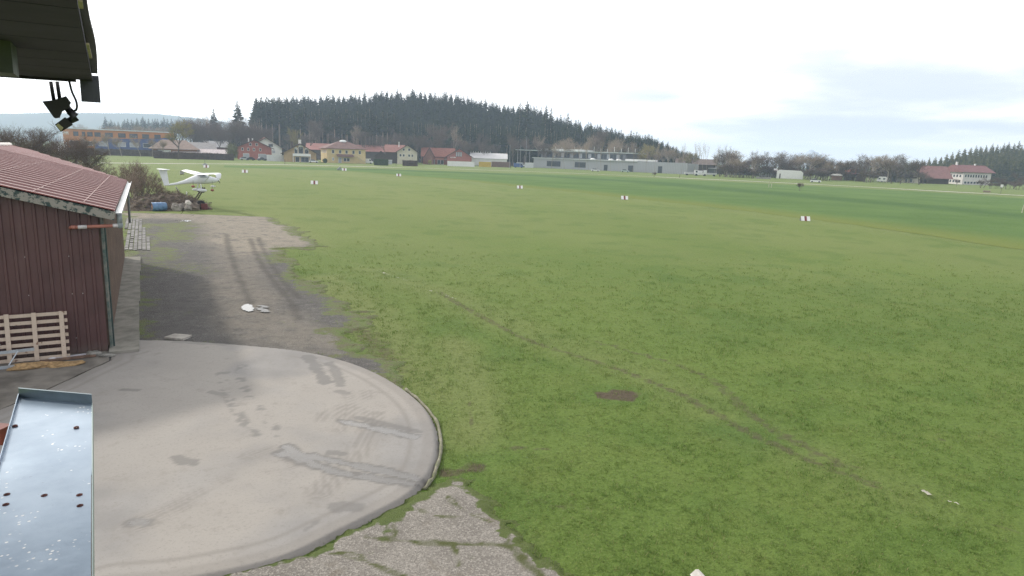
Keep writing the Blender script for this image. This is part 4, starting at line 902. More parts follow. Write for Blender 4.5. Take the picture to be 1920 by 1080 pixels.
# orange and blue works building
st = Site(230, base_at(230, 345)); X_, Z_ = st.x, st.z
ob = thing('office_block', 'long flat-roofed office block with orange and blue facade at far left', 'building', st.P, st.yaw + R_(-4))
xl, xr = X_(138), X_(318); zt = Z_(230, 246.5)
mor = pm('orange_panel', (.42, .175, .055), .12, .5, .7, bmp=0); mbl = pm('blue_panel', (.045, .075, .20), .15, .5, .7, bmp=0)
k = MB(); k.box(xl, xr, 0, 16, 0, zt); k.build('wall', mor, ob)
k = MB(); z2 = zt * .67; k.prism([(X_(188), 0), (xr + .02, 0), (xr + .02, z2 + 1.6), (X_(262), z2 + .2), (X_(206), z2 - .2), (X_(186), z2 - 3.2)], -.06, .0); k.build('blue_facade', mbl, ob)
k = MB(); k.box(xl - .4, xr + .4, -.5, 16.4, zt, zt + .45); k.build('flat_roof', pm('pale_roof_edge', (.55, .60, .60), .1, .6, .6, bmp=0), ob)
for px, w_ in ((158, 2.0), (170, 1.2), (180, 2.2), (192, 2.6), (210, 3.4), (231, 3.2), (250, 3.6), (270, 3.0), (290, 2.8)): win(ob, X_(px), zt * .72, w_, zt * .17, 0, mwin, mdw)
for i, px in enumerate((154, 176, 200, 229, 250, 272, 296)): win(ob, X_(px), zt * .33, 3.9, zt * .17, -.06, mwinl if i in (2, 3, 4) else mwin)
k = MB()
for i, px in enumerate((139.5, 141.5, 144, 146)): k.box(X_(px) - .12, X_(px) + .12, -.08, -.02, zt * .76, zt * .90)
k.box(X_(139.5), X_(146), -.079, -.021, zt * .82, zt * .85); k.build('white_lettering', mwh, ob)
# timber house beside it
st = Site(328, base_at(328, 318)); t, r = ridge_house('timber_house', 'low house with wide brown roof and orange timber wall behind the pale willow', 'house', st, st.x(290), st.x(366), 4.2, 8.3, 16, pm('orange_timber', (.30, .13, .045), .25, .6, .8), pm('brown_eternit', (.23, .165, .135), .15, .8, .8), ov=1.4, hip=6)
for px in (303, 312, 345): win(t, st.x(px), 1.2, 1.4, 1.3, 0, mwinl)
k = MB(); k.box(st.x(300), st.x(322), -.2, -.02, .1, 3.3); k.build('white_porch', mwh, t)
st = Site(385, base_at(385, 345)); t, r = ridge_house('workshop', 'wide low workshop with grey roof and white chimney behind the dark hedge', 'building', st, st.x(354), st.x(402), 4.6, 7.6, 12, pm('dark_brick', (.12, .062, .055), .2, .8, .85), pm('grey_roof', (.25, .235, .235), .15, .8, .7), ov=1.0)
chimney(r, st.x(358), -1.5, 2.0, 5.6, mwh, .9)
st = Site(410, base_at(410, 372)); t, r = ridge_house('white_roofed_hall', 'hall with bright white sloping roof behind the grey-roofed workshop', 'hall', st, st.x(386), st.x(426), 5.6, 8.8, 16, pm('dark_red_wall', (.16, .07, .065), .2, .8, .85), pm('white_sheet_roof', (.66, .65, .66), .06, .8, .5, bmp=0), ov=.6)
chimney(r, st.x(417), 6, 8.0, 11.0, pm('grey_chimney', (.33, .34, .35), .1, 1, .8, bmp=0), 1.0)
st = Site(378, base_at(378, 322)); t, r = ridge_house('garage_row', 'long low garage row with pale ribbed roof and brown wall behind the hedge', 'garage', st, st.x(331), st.x(424), 2.5, 4.4, 9, pm('brown_wall', (.11, .065, .055), .2, .6, .85), pm('pale_ribbed_roof', (.50, .43, .43), .18, 1.4, .5), ov=.5)
# red house with the white-gabled house behind it
st = Site(500, base_at(500, 362)); t, r = gable_house('white_gabled_house', 'house with orange-red roof and white gable behind the brick red house', 'house', st, st.x(470), st.x(528), 6.2, 11.4, 18, mwh, mtile, ov=1.2, yaw=10)
for px, z_ in ((508, 6.6),): win(t, st.x(px), z_, 2.4, 1.6)
for px in (502, 513): win(t, st.x(px), 3.2, 1.6, 1.5, 0, mwinl)
st = Site(478, base_at(478, 327)); X_, Z_ = st.x, st.z
t, r = gable_house('red_house', 'brick red gabled house with white windows and two parked cars in front', 'house', st, X_(448), X_(508), 6.0, 9.6, 14, mred, mtile, ov=1.3)
for px in (471, 482): win(t, X_(px), 6.9, .9, 1.1)
for px in (457, 467, 477, 488): win(t, X_(px), 4.4, .75, 1.2)
for px, w_ in ((463, 2.6), (491, 3.4)): win(t, X_(px), .25, w_, 2.6, 0, mwinl)
win(t, X_(498), .1, 1.4, 2.4, 0, mwinl, door=True)
for px in (468, 475): chimney(r, X_(px), 6, 8.5, 10.4, mwh, .6)
# container
def container(label, px0, px1, py, h, m, ends=None, yaw=0, D=2.6, group=None):
    st = Site((px0 + px1) / 2, py); t = thing('container', label, 'container', st.P, st.yaw + R_(yaw), group); W = (px1 - px0) * st.S; k = MB(); n = max(int(W / .5), 4); P = []
    for i in range(n): x0 = -W / 2 + W * i / n; dx = W / n; P += [(x0, 0), (x0 + dx * .4, 0), (x0 + dx * .5, .08), (x0 + dx * .9, .08)]
    P.append((W / 2, 0)); m_ = len(P)
    k.add([(x, y, .1) for x, y in P] + [(x, y, h - .12) for x, y in P], [(i, i + 1, m_ + i + 1, m_ + i) for i in range(m_ - 1)])
    k.box(-W / 2, W / 2, .10, D, .1, h - .12); k.build('body', m, t)
    k = MB(); k.box(-W / 2 - .03, W / 2 + .03, -.05, D + .05, h - .12, h); k.box(-W / 2 - .03, W / 2 + .03, -.05, D + .05, 0, .12)
    for x in (-W / 2, W / 2): k.box(x - .06, x + .06, -.04, .04, .12, h - .12)
    k.build('frame', ends or m, t); return t
mcw = pm('off_white_metal', (.60, .61, .62), .08, 1, .5, bmp=0)
container('long off-white container between the red house and the balcony house', 502, 547, 302.5, 2.9, mcw)
# balcony house
st = Site(563, 304); X_, Z_ = st.x, st.z
t, r = gable_house('balcony_house', 'tan gabled house with arched windows and a white balcony', 'house', st, X_(534), X_(592), 4.3, 8.4, 15, pm('tan_render', (.42, .30, .17), .1, .6, .85, bmp=0), mtile, ov=1.4)
chimney(r, X_(563), 2.5, 8.0, 10.3, mwh, 1.3); chimney(r, X_(549), 8, 6.5, 9.4, mdw, .7)
for px, w_, h in ((556, 1.3, 2.2), (564.5, 2.0, 3.0), (575, 1.6, 2.0)):
    win(t, X_(px), 4.0, w_, h); k = MB(); k.tube([(X_(px), -.09, 4.0 + h), (X_(px), .0, 4.0 + h)], w_ / 2 + .1, 12); k.build('window_arch', mfr, t)
k = MB(); x0, x1 = X_(550), X_(582); k.box(x0, x1, -1.5, -.02, 2.75, 3.0); k.box(x0, x1, -1.5, -1.42, 3.0, 3.95); k.box(x0, x0 + .08, -1.42, -.02, 3.0, 3.95); k.box(x1 - .08, x1, -1.42, -.02, 3.0, 3.95); k.build('balcony', mfr, t)
for x in (x0 + .15, x1 - .15): k = MB(); k.box(-.12, .12, -.12, .12, 0, 2.75); k.build('balcony_post', mfr, t, loc=(x, -1.35, 0))
for px in (558, 568, 575): win(t, X_(px), .1, 1.7, 2.2, 0, mwin)
# long hall with red roof behind
st = Site(655, base_at(655, 395)); t, r = ridge_house('long_hall', 'very long dark barn hall with faded red roof behind the yellow house', 'hall', st, st.x(580), st.x(737), 6.2, 9.8, 20, pm('dark_hall_wall', (.085, .070, .066), .2, .5, .85, bmp=0), pm('faded_red_sheet', (.36, .16, .14), .12, .6, .6, bmp=0), ov=1.2)
# yellow house
st = Site(650, 306); X_, Z_ = st.x, st.z; xl, xr = X_(614), X_(686)
t, r = ridge_house('yellow_house', 'two-storey pale yellow house with dark hipped roof and entrance canopy', 'house', st, xl, xr, 7.2, 10.6, 14, mcream, mtil2, ov=1.0, hip=8.4, yaw=14)
mt = pm('white_dome', (.75, .77, .78), .05, 1, .3, bmp=0); k = MB(); k.blob(((xl + xr) / 2, 7, 10.45), 1.9, 1.5, .75, 1, .02, seg=12, rings=8); k.build('roof_light', mt, r, smooth=True)
for px in (625, 638, 650, 663, 675): win(t, X_(px), 4.6, 1.05, 1.55)
k = MB(); x0, x1 = X_(631), X_(662); k.add([(x0, -2.4, 3.3), (x1, -2.4, 3.3), (x1, -.02, 4.3), (x0, -.02, 4.3), (x0, -2.4, 3.1), (x1, -2.4, 3.1), (x1, -.02, 4.1), (x0, -.02, 4.1)], [(0, 1, 2, 3), (7, 6, 5, 4), (0, 4, 5, 1), (1, 5, 6, 2), (2, 6, 7, 3), (3, 7, 4, 0)]); k.build('canopy', mtil2, t)
win(t, X_(637.5), .05, 1.3, 2.5, 0, mwinl, door=True)
for px in (647, 653): win(t, X_(px), .9, 1.25, 1.5)
win(t, X_(625), 1.2, .7, 1.3, 0, mwinl)
for y_ in (2.5, 5, 8, 11):
    f = MB(); f.box(-.09, .03, -.6, .6, 0, 1.5); wf = f.build('window', mfr, t, loc=(xl, y_, 4.6)); f = MB(); f.box(-.12, -.092, -.5, .5, .1, 1.4); f.build('pane', mwinl, wf)
k = MB(); k.bar((X_(664), -1.6, 3.6), (X_(684), -1.6, .6), .9, .12); k.bar((X_(664), -2.05, 4.5), (X_(684), -2.05, 1.5), .05, .08); k.build('outside_stair', pm('pale_stair', (.55, .50, .46), .1, 2, .7, bmp=0), t)
def signboard(label, px, py, w_, h, m, z0=.8):
    q = Site(px, py); t = thing('billboard', label, 'sign', q.P, q.yaw); k = MB(); k.box(-w_ / 2, w_ / 2, -.04, .04, z0, z0 + h); k.build('panel', m, t)
    for x in (-w_ / 2 + .2, w_ / 2 - .2): k = MB(); k.box(x - .05, x + .05, .042, .14, 0, z0 + h); k.build('post', mdw, t)
signboard('yellow sign board on posts before the yellow house corner', 674.5, 306.5, 2.6, 2.0, pm('yellow_panel', (.55, .42, .10), .1, 1, .6, bmp=0)); signboard('dark blue-grey sign board between the yellow board and the white van', 682, 306.5, 1.7, 2.6, pm('slate_panel', (.12, .14, .18), .2, 1, .6, bmp=0))
# small gabled hut with the clipped hedge
st = Site(714, base_at(714, 345)); t, r = gable_house('garden_hut', 'small dark gabled hut peeking over the clipped green hedge', 'hut', st, st.x(704), st.x(725), 4.0, 6.4, 6, mdw, pm('grey_brown_roof', (.20, .17, .155), .15, 1, .8), ov=.7)
# cream house
st = Site(764, base_at(764, 352)); X_ = st.x; t, r = gable_house('cream_house', 'cream gabled house with brown roof and two rows of small windows', 'house', st, X_(745), X_(782), 6.6, 10.0, 16, mpl, pm('brownish_red_roof', (.26, .125, .105), .15, .9, .8), ov=1.2)
for px in (757, 767): win(t, X_(px), 7.1, .95, 1.2)
for px in (751, 757, 767, 773): win(t, X_(px), 4.0, .9, 1.2)
chimney(r, X_(748), 5, 9, 11.6, mwh, .5)
st = Site(738, base_at(738, 362)); t, r = ridge_house('side_wing', 'brown-roofed wing running left from the cream house', 'house', st, st.x(724), st.x(757), 6.4, 10.2, 12, mdw, pm('brownish_red_roof', (.26,) * 3), ov=.8)
# red commercial building
st = Site(822, base_at(822, 385)); X_ = st.x; t, r = ridge_house('red_shop', 'low red building with long orange-red roof and two gables', 'building', st, X_(793), X_(850), 4.7, 9.6, 15, mred, mtile, ov=1.2)
k = MB(); k.box(X_(816), X_(832), -.25, -.02, 2.6, 3.7); k.build('fascia_sign', pm('salmon_panel', (.55, .22, .16), .1, 1, .6, bmp=0), t)
for px in (812, 823, 829): win(t, X_(px), .2, 1.5, 2.3, 0, mwin)
for i, px in enumerate((834, 836.3)): k = MB(); k.box(X_(px) - .28, X_(px) + .28, -.05, -.02, 2.9, 3.4); k.build('white_letter_block', mwh, t)
st = Site(805, base_at(805, 374)); t, r = gable_house('red_annexe', 'small brownish gabled annexe at the left end of the red shop', 'house', st, st.x(797), st.x(813), 5.0, 9.2, 9, pm('brown_red_render', (.22, .10, .08), .15, .8, .85), mtil2, ov=.8)
st = Site(861, base_at(861, 374)); X_ = st.x; t, r = gable_house('red_gable_hall', 'red hall whose grey-edged gable bears white lettering', 'hall', st, X_(838), X_(884), 5.0, 9.3, 16, mred, pm('grey_pink_roof', (.34, .26, .25), .12, .8, .7), ov=.9)
for px in (856, 860, 864): win(t, X_(px), 5.0, .8, 2.4, 0, mwinl, mdw)
for i, px in enumerate((845, 847.2, 849.4, 851.6, 853.4)): k = MB(); k.box(X_(px) - .2, X_(px) + .2, -.05, -.02, 4.1, 4.1 + .5 + .1 * (i % 2)); k.build('white_letter_block', mwh, t)
# white hoarding, tent roofs, yellow and brown containers
mho = pm('white_tarpaulin', (.74, .74, .73), .05, 1, .5, bmp=0)
container('long white hoarding in front of the red hall', 839, 889.5, 312, 2.6, mho, D=.4)
st = Site(915, base_at(915, 396)); t, r = ridge_house('white_hall', 'low white-roofed hall with a row of roof vents right of the red gable', 'hall', st, st.x(882), st.x(950), 4.5, 7.6, 14, mwh, pm('white_sheet_roof', (.7,) * 3), ov=.5)
for i in range(9): k = MB(); k.tube([(st.x(882 + i * 4.6), 6.5, 7.2), (st.x(882 + i * 4.6), 6.5, 8.5)], .16, 6); k.build('roof_vent', mwh, r)
container('yellow container left of the brown one', 898, 920.5, 313, 2.7, pm('yellow_metal', (.50, .36, .05), .12, 1, .5, bmp=0))
container('brown rusty container beside the yellow one', 921.5, 957, 313.5, 2.9, pm('brown_metal', (.16, .10, .08), .2, 1, .6))
container('white box container beside the grey hall', 984, 1000, 314.5, 2.9, mcw)
# the grey hall with set-back upper storey
A_g, B_g = G(1000, 314), G(1288, 327); dv = (B_g - A_g); Lg = dv.length; yawg = math.atan2(dv.y, dv.x)
gh = thing('factory_hall', 'long grey flat-roofed factory hall with glazed set-back upper storey', 'hall', A_g, yawg)
mgw, nt, b = newmat('grey_cladding'); p = opos(nt); wv_ = N(nt, 'ShaderNodeTexWave'); wv_.inputs['Scale'].default_value = .35; wv_.inputs['Distortion'].default_value = 0; nt.links.new(p, wv_.inputs['Vector'])
setin(nt, b, 'Base Color', mixc(nt, mrange(nt, wv_.outputs['Fac'], .9, 1.0), mixc(nt, noise(nt, p, .15, 4), (.30, .31, .335), (.40, .41, .435)), (.24, .25, .27))); b.inputs['Roughness'].default_value = .6
hg = 5.6
k = MB(); k.box(0, Lg * .985, 0, 26, 0, hg); k.box(Lg * .70, Lg, -.05, -.02, 0, hg + .35); k.build('wall', mgw, gh)
k = MB(); k.box(-.5, Lg * .70, -.9, 26, hg + .02, hg + .45); k.build('lower_roof', pm('pale_flat_roof', (.55, .57, .58), .08, .3, .6, bmp=0), gh)
k = MB(); k.box(Lg * .02, Lg * .60, 6, 24, hg + .46, hg + 4.4); k.build('upper_storey', pm('dark_glazed_band', (.15, .155, .165), .25, .25, .3, bmp=0), gh)
k = MB(); k.box(-.16 * Lg, Lg * .66, 3.4, 25, hg + 4.4, hg + 4.85); k.build('upper_roof', pm('canopy_edge', (.42, .47, .46), .1, .3, .6, bmp=0), gh)
k = MB(); k.box(.02 * Lg, Lg * .30, 5, 24, hg + 4.86, hg + 5.9); k.build('roof_tarpaulin', mho, gh)
for i in range(26):
    xx = Lg * (.05 + .0208 * i); pn = MB(); pn.box(-.9, .9, -.06, 0, 0, 2.6); pn.build('upper_window', mwinl if i % 3 == 0 else mwin, gh, loc=(xx, 6, hg + 1.0))
for fx, w_, h in ((.145, 9, 3.0), (.33, 7, 3.0), (.50, 2.2, 3.2), (.66, 3.0, 3.4), (.84, 2.2, 3.6)): win(gh, Lg * fx, 1.2 if w_ > 4 else .05, w_, h, -.05 if fx > .7 else 0, mwin, pm('grey_frame', (.24, .25, .27), .1, 1, .6, bmp=0))
rng = random.Random(3)
for i in range(14): xx = Lg * (.06 + .045 * i); k = MB(); h = rng.uniform(.9, 2.4); k.tube([(xx, 9, hg + 4.8), (xx, 9, hg + 5.6 + h)], .14, 6); k.build('vent_pipe', mwh, gh)
for fx in (.40, .52, .57): k = MB(); k.blob((0, 0, 0), 1.6, 1.6, .7, 3, .03, seg=10); k.build('roof_dome', mho, gh, loc=(Lg * fx, 2.6, hg + .55), smooth=True)
k = MB(); k.box(Lg * .62, Lg * .80, .6, 6, hg + .46, hg + 1.4); k.build('white_roof_box', mho, gh)
for fx in (-.15, -.06, .03): k = MB(); k.tube([(fx * Lg, 5, 0), (fx * Lg, 5, hg + 4.4)], .22, 8); k.build('canopy_column', pm('steel_column', (.30, .30, .32), .1, 1, .5, bmp=0), gh)
for px, top, py in ((955, 272, 318), (975, 272, 317), (985.5, 256, 316)):
    st = Site(px, py - 2); k = MB(); k.tube([(0, 0, 0), (0, 0, st.z(px, top))], [.12, .07], 6); k.build('lamp_mast', pm('steel_column', (.3,) * 3), label='thin grey mast by the canopy of the factory hall', cat='mast', group='masts by the factory hall', loc=st.P)
# farm buildings along the right
st = Site(1300, base_at(1300, 395)); t, r = ridge_house('brown_farm_hall', 'brown-roofed farm hall behind the bare poplars', 'hall', st, st.x(1268), st.x(1338), 5.5, 8.6, 14, mdw, pm('dark_brown_roof', (.13, .10, .09), .2, .8, .8), ov=1.2, yaw=-4)
st = Site(1385, base_at(1385, 385)); t, r = ridge_house('long_shed', 'long low dark shed with pale roof edge behind the round tree clumps', 'shed', st, st.x(1330), st.x(1450), 3.4, 4.6, 10, pm('dark_green_wall', (.065, .075, .07), .2, .5, .85), pm('grey_shed_roof', (.36, .36, .37), .15, .8, .7), ov=.5, yaw=-6)
st = Site(1480, base_at(1480, 330)); t = thing('marquee', 'white tarpaulin storage tent behind the row of bare trees', 'tent', st.P, st.yaw); k = MB(); w_ = st.x(1504) - st.x(1458); k.prism([(-w_ / 2, 0), (w_ / 2, 0), (w_ / 2, 3.2), (w_ / 2 - 1.2, 4.1), (-w_ / 2 + .8, 4.3), (-w_ / 2, 3.4)], 0, 9); k.build('canvas', mho, t); k = MB(); k.box(st.x(1462) , st.x(1464), -.05, -.01, 0, 2.4); k.build('entrance_flap', mdw, t)
st = Site(1437, base_at(1437, 350)); t, r = ridge_house('glass_shed', 'pale glazed shed left of the white storage tent', 'shed', st, st.x(1424), st.x(1456), 3.2, 4.2, 6, pm('pale_glass_wall', (.38, .40, .40), .2, .6, .4), pm('white_sheet_roof', (.7,) * 3), ov=.3)
st = Site(1578, base_at(1578, 335)); t, r = ridge_house('allotment_shed', 'brown shed with small white side roof among the bare trees', 'shed', st, st.x(1560), st.x(1578), 2.6, 3.4, 5, pm('brown_shed_wall', (.20, .12, .09), .25, .6, .85), mwh, ov=.3)
st = Site(1592, base_at(1592, 345)); t, r = ridge_house('tiled_shed', 'low shed with rusty red tiled roof behind the brown allotment shed', 'shed', st, st.x(1583), st.x(1601), 3.6, 6.0, 6, mdw, mtile, ov=.5)
st = Site(1612, base_at(1612, 325)); t, r = gable_house('dark_hut', 'small dark gabled hut left of the white caravan', 'hut', st, st.x(1604), st.x(1621), 2.0, 3.4, 5, mdw, pm('grey_brown_roof', (.2,) * 3), ov=.4)
st = Site(1652, base_at(1652, 325)); t = thing('caravan', 'white caravan with rounded front left of the farm drive', 'caravan', st.P, st.yaw); w_ = 17 * st.S
k = MB(); k.prism([(-w_ / 2, .9), (-w_ / 2 + .6, .45), (w_ / 2, .45), (w_ / 2, 2.6), (w_ / 2 - .3, 2.75), (-w_ / 2 + 1.2, 2.75)], 0, 2.2); k.build('body', mwh, t)
for x in (-.9, 1.2): k = MB(); k.box(x - .45, x + .45, -.03, 0, 1.4, 2.1); k.build('window', mwin, t)
k = MB(); k.tube([(.3, -.05, .33), (.3, .15, .33)], .33, 12); k.build('wheel', pm('black_rubber', (.025,) * 3), t)
st = Site(1672, base_at(1672, 345)); t, r = gable_house('white_barn', 'white barn with dark open gable behind the two big round bare trees', 'barn', st, st.x(1660), st.x(1688), 2.6, 5.6, 8, mwh, pm('grey_shed_roof', (.3,) * 3), ov=.5); win(t, 0.6, .1, 2.6, 2.6, 0, mwin, mdw, True)
st = Site(1706, base_at(1706, 335)); t, r = gable_house('chalet', 'chalet with dark balcony and wide eaves between bare trees', 'house', st, st.x(1691), st.x(1721), 4.4, 7.0, 12, mpl, mtil2, ov=1.2)
k = MB(); k.box(st.x(1692), st.x(1716), -1.2, -.02, 2.4, 3.2); k.build('balcony', mdw, t)
for px in (1698, 1706): win(t, st.x(px), 3.4, .9, 1.2); win(t, st.x(px) + .4, .3, 1.0, 1.7)
st = Site(1752, base_at(1752, 335)); X_ = st.x; t, r = ridge_house('big_barn', 'large dark timber barn with broad dusty red roof', 'barn', st, X_(1738), X_(1776), 3.2, 9.0, 16, mdw, pm('dusty_red_roof', (.19, .095, .09), .15, .7, .7), ov=1.4, yaw=22)
st = Site(1812, base_at(1812, 345)); X_ = st.x
t, r = ridge_house('farmhouse', 'large three-storey cream farmhouse with wide dark red roof at far right', 'house', st, X_(1803), X_(1857), 6.8, 10.2, 15, pm('lilac_white_render', (.60, .57, .56), .06, .4, .85, bmp=0), pm('dark_red_roof', (.17, .072, .072), .15, .7, .7), ov=1.4, yaw=36)
xw = X_(1803)
for y_ in (2.0, 4.4, 6.8, 9.2, 11.6):
    for z_ in (.8, 3.6): f = MB(); f.box(-.09, .02, -.75, .75, 0, 1.5); wf = f.build('window', mfr, t, loc=(xw, y_, z_)); f = MB(); f.box(-.12, -.092, -.62, .62, .1, 1.4); f.build('pane', mwin, wf)
for y_ in (5.4, 7.5, 9.6): f = MB(); f.box(-.09, .02, -.6, .6, 0, 1.2); wf = f.build('window', mfr, t, loc=(xw, y_, 6.6)); f = MB(); f.box(-.12, -.092, -.5, .5, .1, 1.1); f.build('pane', mwin, wf)
for i in range(9):
    win(t, X_(1808 + i * 5), 3.8, .85, 1.4)
    if i < 5: win(t, X_(1809 + i * 6), .5, 1.2, 1.1)
chimney(r, X_(1806), 7.5, 9.8, 11.6, mwh, .8); chimney(r, X_(1842), 7.5, 9.8, 10.9, mwh, .7)

# ---------------------------------------------------------------- vehicles
mtyre = pm('black_rubber', (.025,) * 3); mgls = pm('car_glass', (.035, .04, .05), .2, 2, .08, bmp=0)
def car(label, px, py, yaw, paint, kind='car', ref=None, group=None):
    st = Site(px, py)
    if kind == 'car': L, body, cab = 4.3, [(-2.15, .35), (2.15, .35), (2.15, .72), (1.95, .90), (1.0, 1.0), (-1.75, 1.02), (-2.1, .85)], [(-1.7, 1.0), (.95, 1.0), (.25, 1.48), (-1.15, 1.5)]
    else: L, body, cab = 5.4, [(-2.7, .4), (2.7, .4), (2.7, .95), (2.45, 1.25), (1.7, 2.3), (1.5, 2.5), (-2.6, 2.5), (-2.7, 2.3)], None
    t = thing(kind if kind != 'car' else 'parked_car', label, 'van' if kind == 'van' else 'car', st.P, st.yaw + R_(yaw), group)
    k = MB(); k.prism(body, -.88, .88); k.build('body', paint, t)
    if cab:
        k = MB(); k.prism(cab, -.74, .74); k.build('windows', mgls, t); k = MB(); k.prism([(-1.15, 1.502), (.25, 1.482), (.30, 1.53), (-1.1, 1.55)], -.73, .73); k.build('roof_panel', paint, t)
    else:
        for s_ in (-1, 1): k = MB(); k.prism([(1.15, 1.35), (2.2, 1.35), (1.68, 2.15), (1.15, 2.2)], s_ * .885 - .006, s_ * .885 + .006); k.build('side_window', mgls, t)
        k = MB(); k.prism([(2.46, 1.32), (2.50, 1.32), (1.80, 2.25), (1.76, 2.25)], -.75, .75); k.build('windscreen', mgls, t)
    for x in (-1.35 if cab else -1.7, 1.35 if cab else 1.75):
        for s_ in (-1, 1): k = MB(); k.tube([(x, s_ * .80, .33), (x, s_ * .93, .33)], .33, 12); k.build('wheel', mtyre, t)
    return t
pw = pm('white_car_paint', (.72, .73, .75), .03, 1, .2, bmp=0); psl = pm('silver_car_paint', (.42, .44, .47), .05, 1, .25, .3, bmp=0); pdk = pm('dark_car_paint', (.03, .033, .04), .1, 1, .2, bmp=0); pbl = pm('blue_car_paint', (.05, .10, .26), .1, 1, .25, bmp=0)
car('silver parked car, leftmost in front of the red house', 459, 300.3, 10, psl); car('black parked car next to the silver one at the red house', 469, 300.6, 168, pdk); car('dark grey parked car by the right ground window of the red house', 491.5, 301.2, 20, pm('graphite_paint', (.07, .08, .10), .1, 1, .2, bmp=0))
car('white van parked at the right corner of the yellow house', 689, 306.8, -12, pw, 'van'); car('blue pickup-like van beside the brown container', 972, 314.6, 8, pbl, 'van'); car('white van parked behind the blue one at the factory hall', 976, 312.6, 0, pw, 'van')
car('white estate car parked at the tan balcony house', 588, 305.3, 0, pw)
car('pale car with dark windows parked before the middle of the grey hall', 1116, 321.5, 4, pw); car('pale greenish car parked before the right half of the grey hall', 1172, 323, 4, pm('pale_green_paint', (.42, .52, .50), .05, 1, .25, bmp=0))
def truck(label, px, py, yaw):
    st = Site(px, py); t = thing('truck', label, 'truck', st.P, st.yaw + R_(yaw))
    k = MB(); k.prism([(1.4, .5), (3.2, .5), (3.2, 1.6), (2.9, 2.7), (1.4, 2.8)], -1.1, 1.1); k.build('cab', pw, t); k = MB(); k.prism([(3.22, 1.5), (3.24, 1.5), (2.97, 2.5), (2.95, 2.5)], -.95, .95); k.build('windscreen', mgls, t)
    k = MB(); k.prism([(1.9, 1.6), (2.85, 1.6), (2.7, 2.4), (1.9, 2.4)], -1.13, -1.105); k.build('side_window', mgls, t)
    k = MB(); k.box(-3.4, 1.3, -1.15, 1.15, .75, 1.0); k.box(-3.4, 1.3, -1.15, -1.08, 1.0, 1.55); k.box(-3.4, 1.3, 1.08, 1.15, 1.0, 1.55); k.box(-3.4, -3.33, -1.08, 1.08, 1.0, 1.55); k.build('load_bed', pm('grey_load_bed', (.50, .50, .52), .1, 1, .5, bmp=0), t)
    for x in (-2.2, 2.3):
        for s_ in (-1, 1): k = MB(); k.tube([(x, s_ * .9, .48), (x, s_ * 1.13, .48)], .48, 12); k.build('wheel', mtyre, t)
truck('white flatbed truck parked right of the grey hall', 1296, 329, 8)
car('white van between two trucks right of the grey hall', 1313, 329.4, -8, pw, 'van'); truck('white open-frame truck, rightmost of the vehicles by the poplars', 1330, 330.2, 186)
car('white car half hidden by bushes left of the caravan', 1529, 342.3, 0, pw)
container('long flat pallet-like pale crate stack on the grass before the bushes', 1418, 1444, 335.2, .8, pm('weathered_crate', (.30, .29, .28), .2, 1, .8), D=2)
# sign and posts along the far road
st = Site(1876, 363.5); t = thing('road_sign', 'small white square sign on a pole beside the far road at right', 'sign', st.P, st.yaw); k = MB(); k.tube([(0, 0, 0), (0, 0, 2.9)], .05, 6); k.build('pole', mdw, t); k = MB(); k.box(-.35, .35, -.05, -.02, 2.1, 3.0); k.build('panel', mwh, t)
st = Site(1850, 361); k = MB(); k.prism([(-1.1, 0), (1.1, 0), (.95, .55), (-.95, .55)], 0, .9); k.box(-1.2, 1.2, -.1, 1.0, .55, .65); k.build('bench_table', pm('weathered_bench', (.30, .24, .19), .2, 1, .8), label='low weathered wooden bench by the far road at right', cat='bench', loc=st.P, rot=(0, 0, st.yaw))
for px, py, h, lab in ((1441, 351.5, 2.0, 'pale thin stake leaning in the dark crop field'), (1446, 351.8, 1.6, 'shorter pale stake beside the leaning one in the crop field'), (1274, 333.6, 1.5, 'short dark post at the near edge of the far road, below the grey hall end'), (534, 308.2, 2.0, 'thin dark road marker post below the white container'), (1916, 399, 1.4, 'pale stake at the right edge of the dark field'), (742.5, 311.3, 2.6, 'thin dark pole at the road before the grey box right of the hedge')):
    st = Site(px, py); k = MB(); k.tube([(0, 0, 0), (.12, 0, h)], [.09, .06], 6); k.build('field_post', pm('pale_stake', (.40, .38, .30), .2, 1, .8) if 'pale' in lab else mdw, label=lab, cat='post', loc=st.P)
st = Site(731, 308.5); t = thing('utility_box', 'pale grey utility cabinet right of the clipped hedge', 'cabinet', st.P, st.yaw); k = MB(); k.box(-1.1, 1.1, 0, 1.2, .1, 2.1); k.build('cabinet_body', psl, t); k = MB(); k.box(-1.2, 1.2, -.1, 1.3, 2.1, 2.25); k.build('lid', mcw, t); k = MB(); k.box(-.03, .03, -.03, 0, .2, 2.0); k.build('door_seam', mdw, t)
# ================================================================= TREES
mneedle, nt, b = newmat('spruce_needles'); r = N(nt, 'ShaderNodeObjectInfo').outputs['Random']; p = wpos(nt)
c = mixc(nt, r, (.020, .038, .020), (.040, .060, .030)); c = mixc(nt, mrange(nt, noise(nt, p, .35, 4, .6), .4, .65), c, (.042, .060, .024))
setin(nt, b, 'Base Color', c); b.inputs['Roughness'].default_value = .9; b.inputs['Specular IOR Level'].default_value = .15
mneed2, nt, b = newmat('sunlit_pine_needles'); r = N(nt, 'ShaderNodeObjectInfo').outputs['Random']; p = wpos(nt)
c = mixc(nt, r, (.065, .085, .028), (.140, .145, .048)); c = mixc(nt, mrange(nt, noise(nt, p, .35, 4, .6), .4, .65), c, (.180, .170, .060))  # lighter needles: sunlight on the right wood is put into their colour
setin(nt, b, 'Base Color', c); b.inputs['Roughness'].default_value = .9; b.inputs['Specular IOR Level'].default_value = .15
mtrunk = pm('conifer_trunk', (.36, .28, .22), .3, 1, .9, bmp=0, rand=.5)
mbark = pm('grey_bark', (.140, .112, .092), .3, 1, .9, bmp=0, rand=.5); mtwig = pm('brown_twigs', (.150, .112, .092), .25, .3, .9, bmp=0, rand=.5)
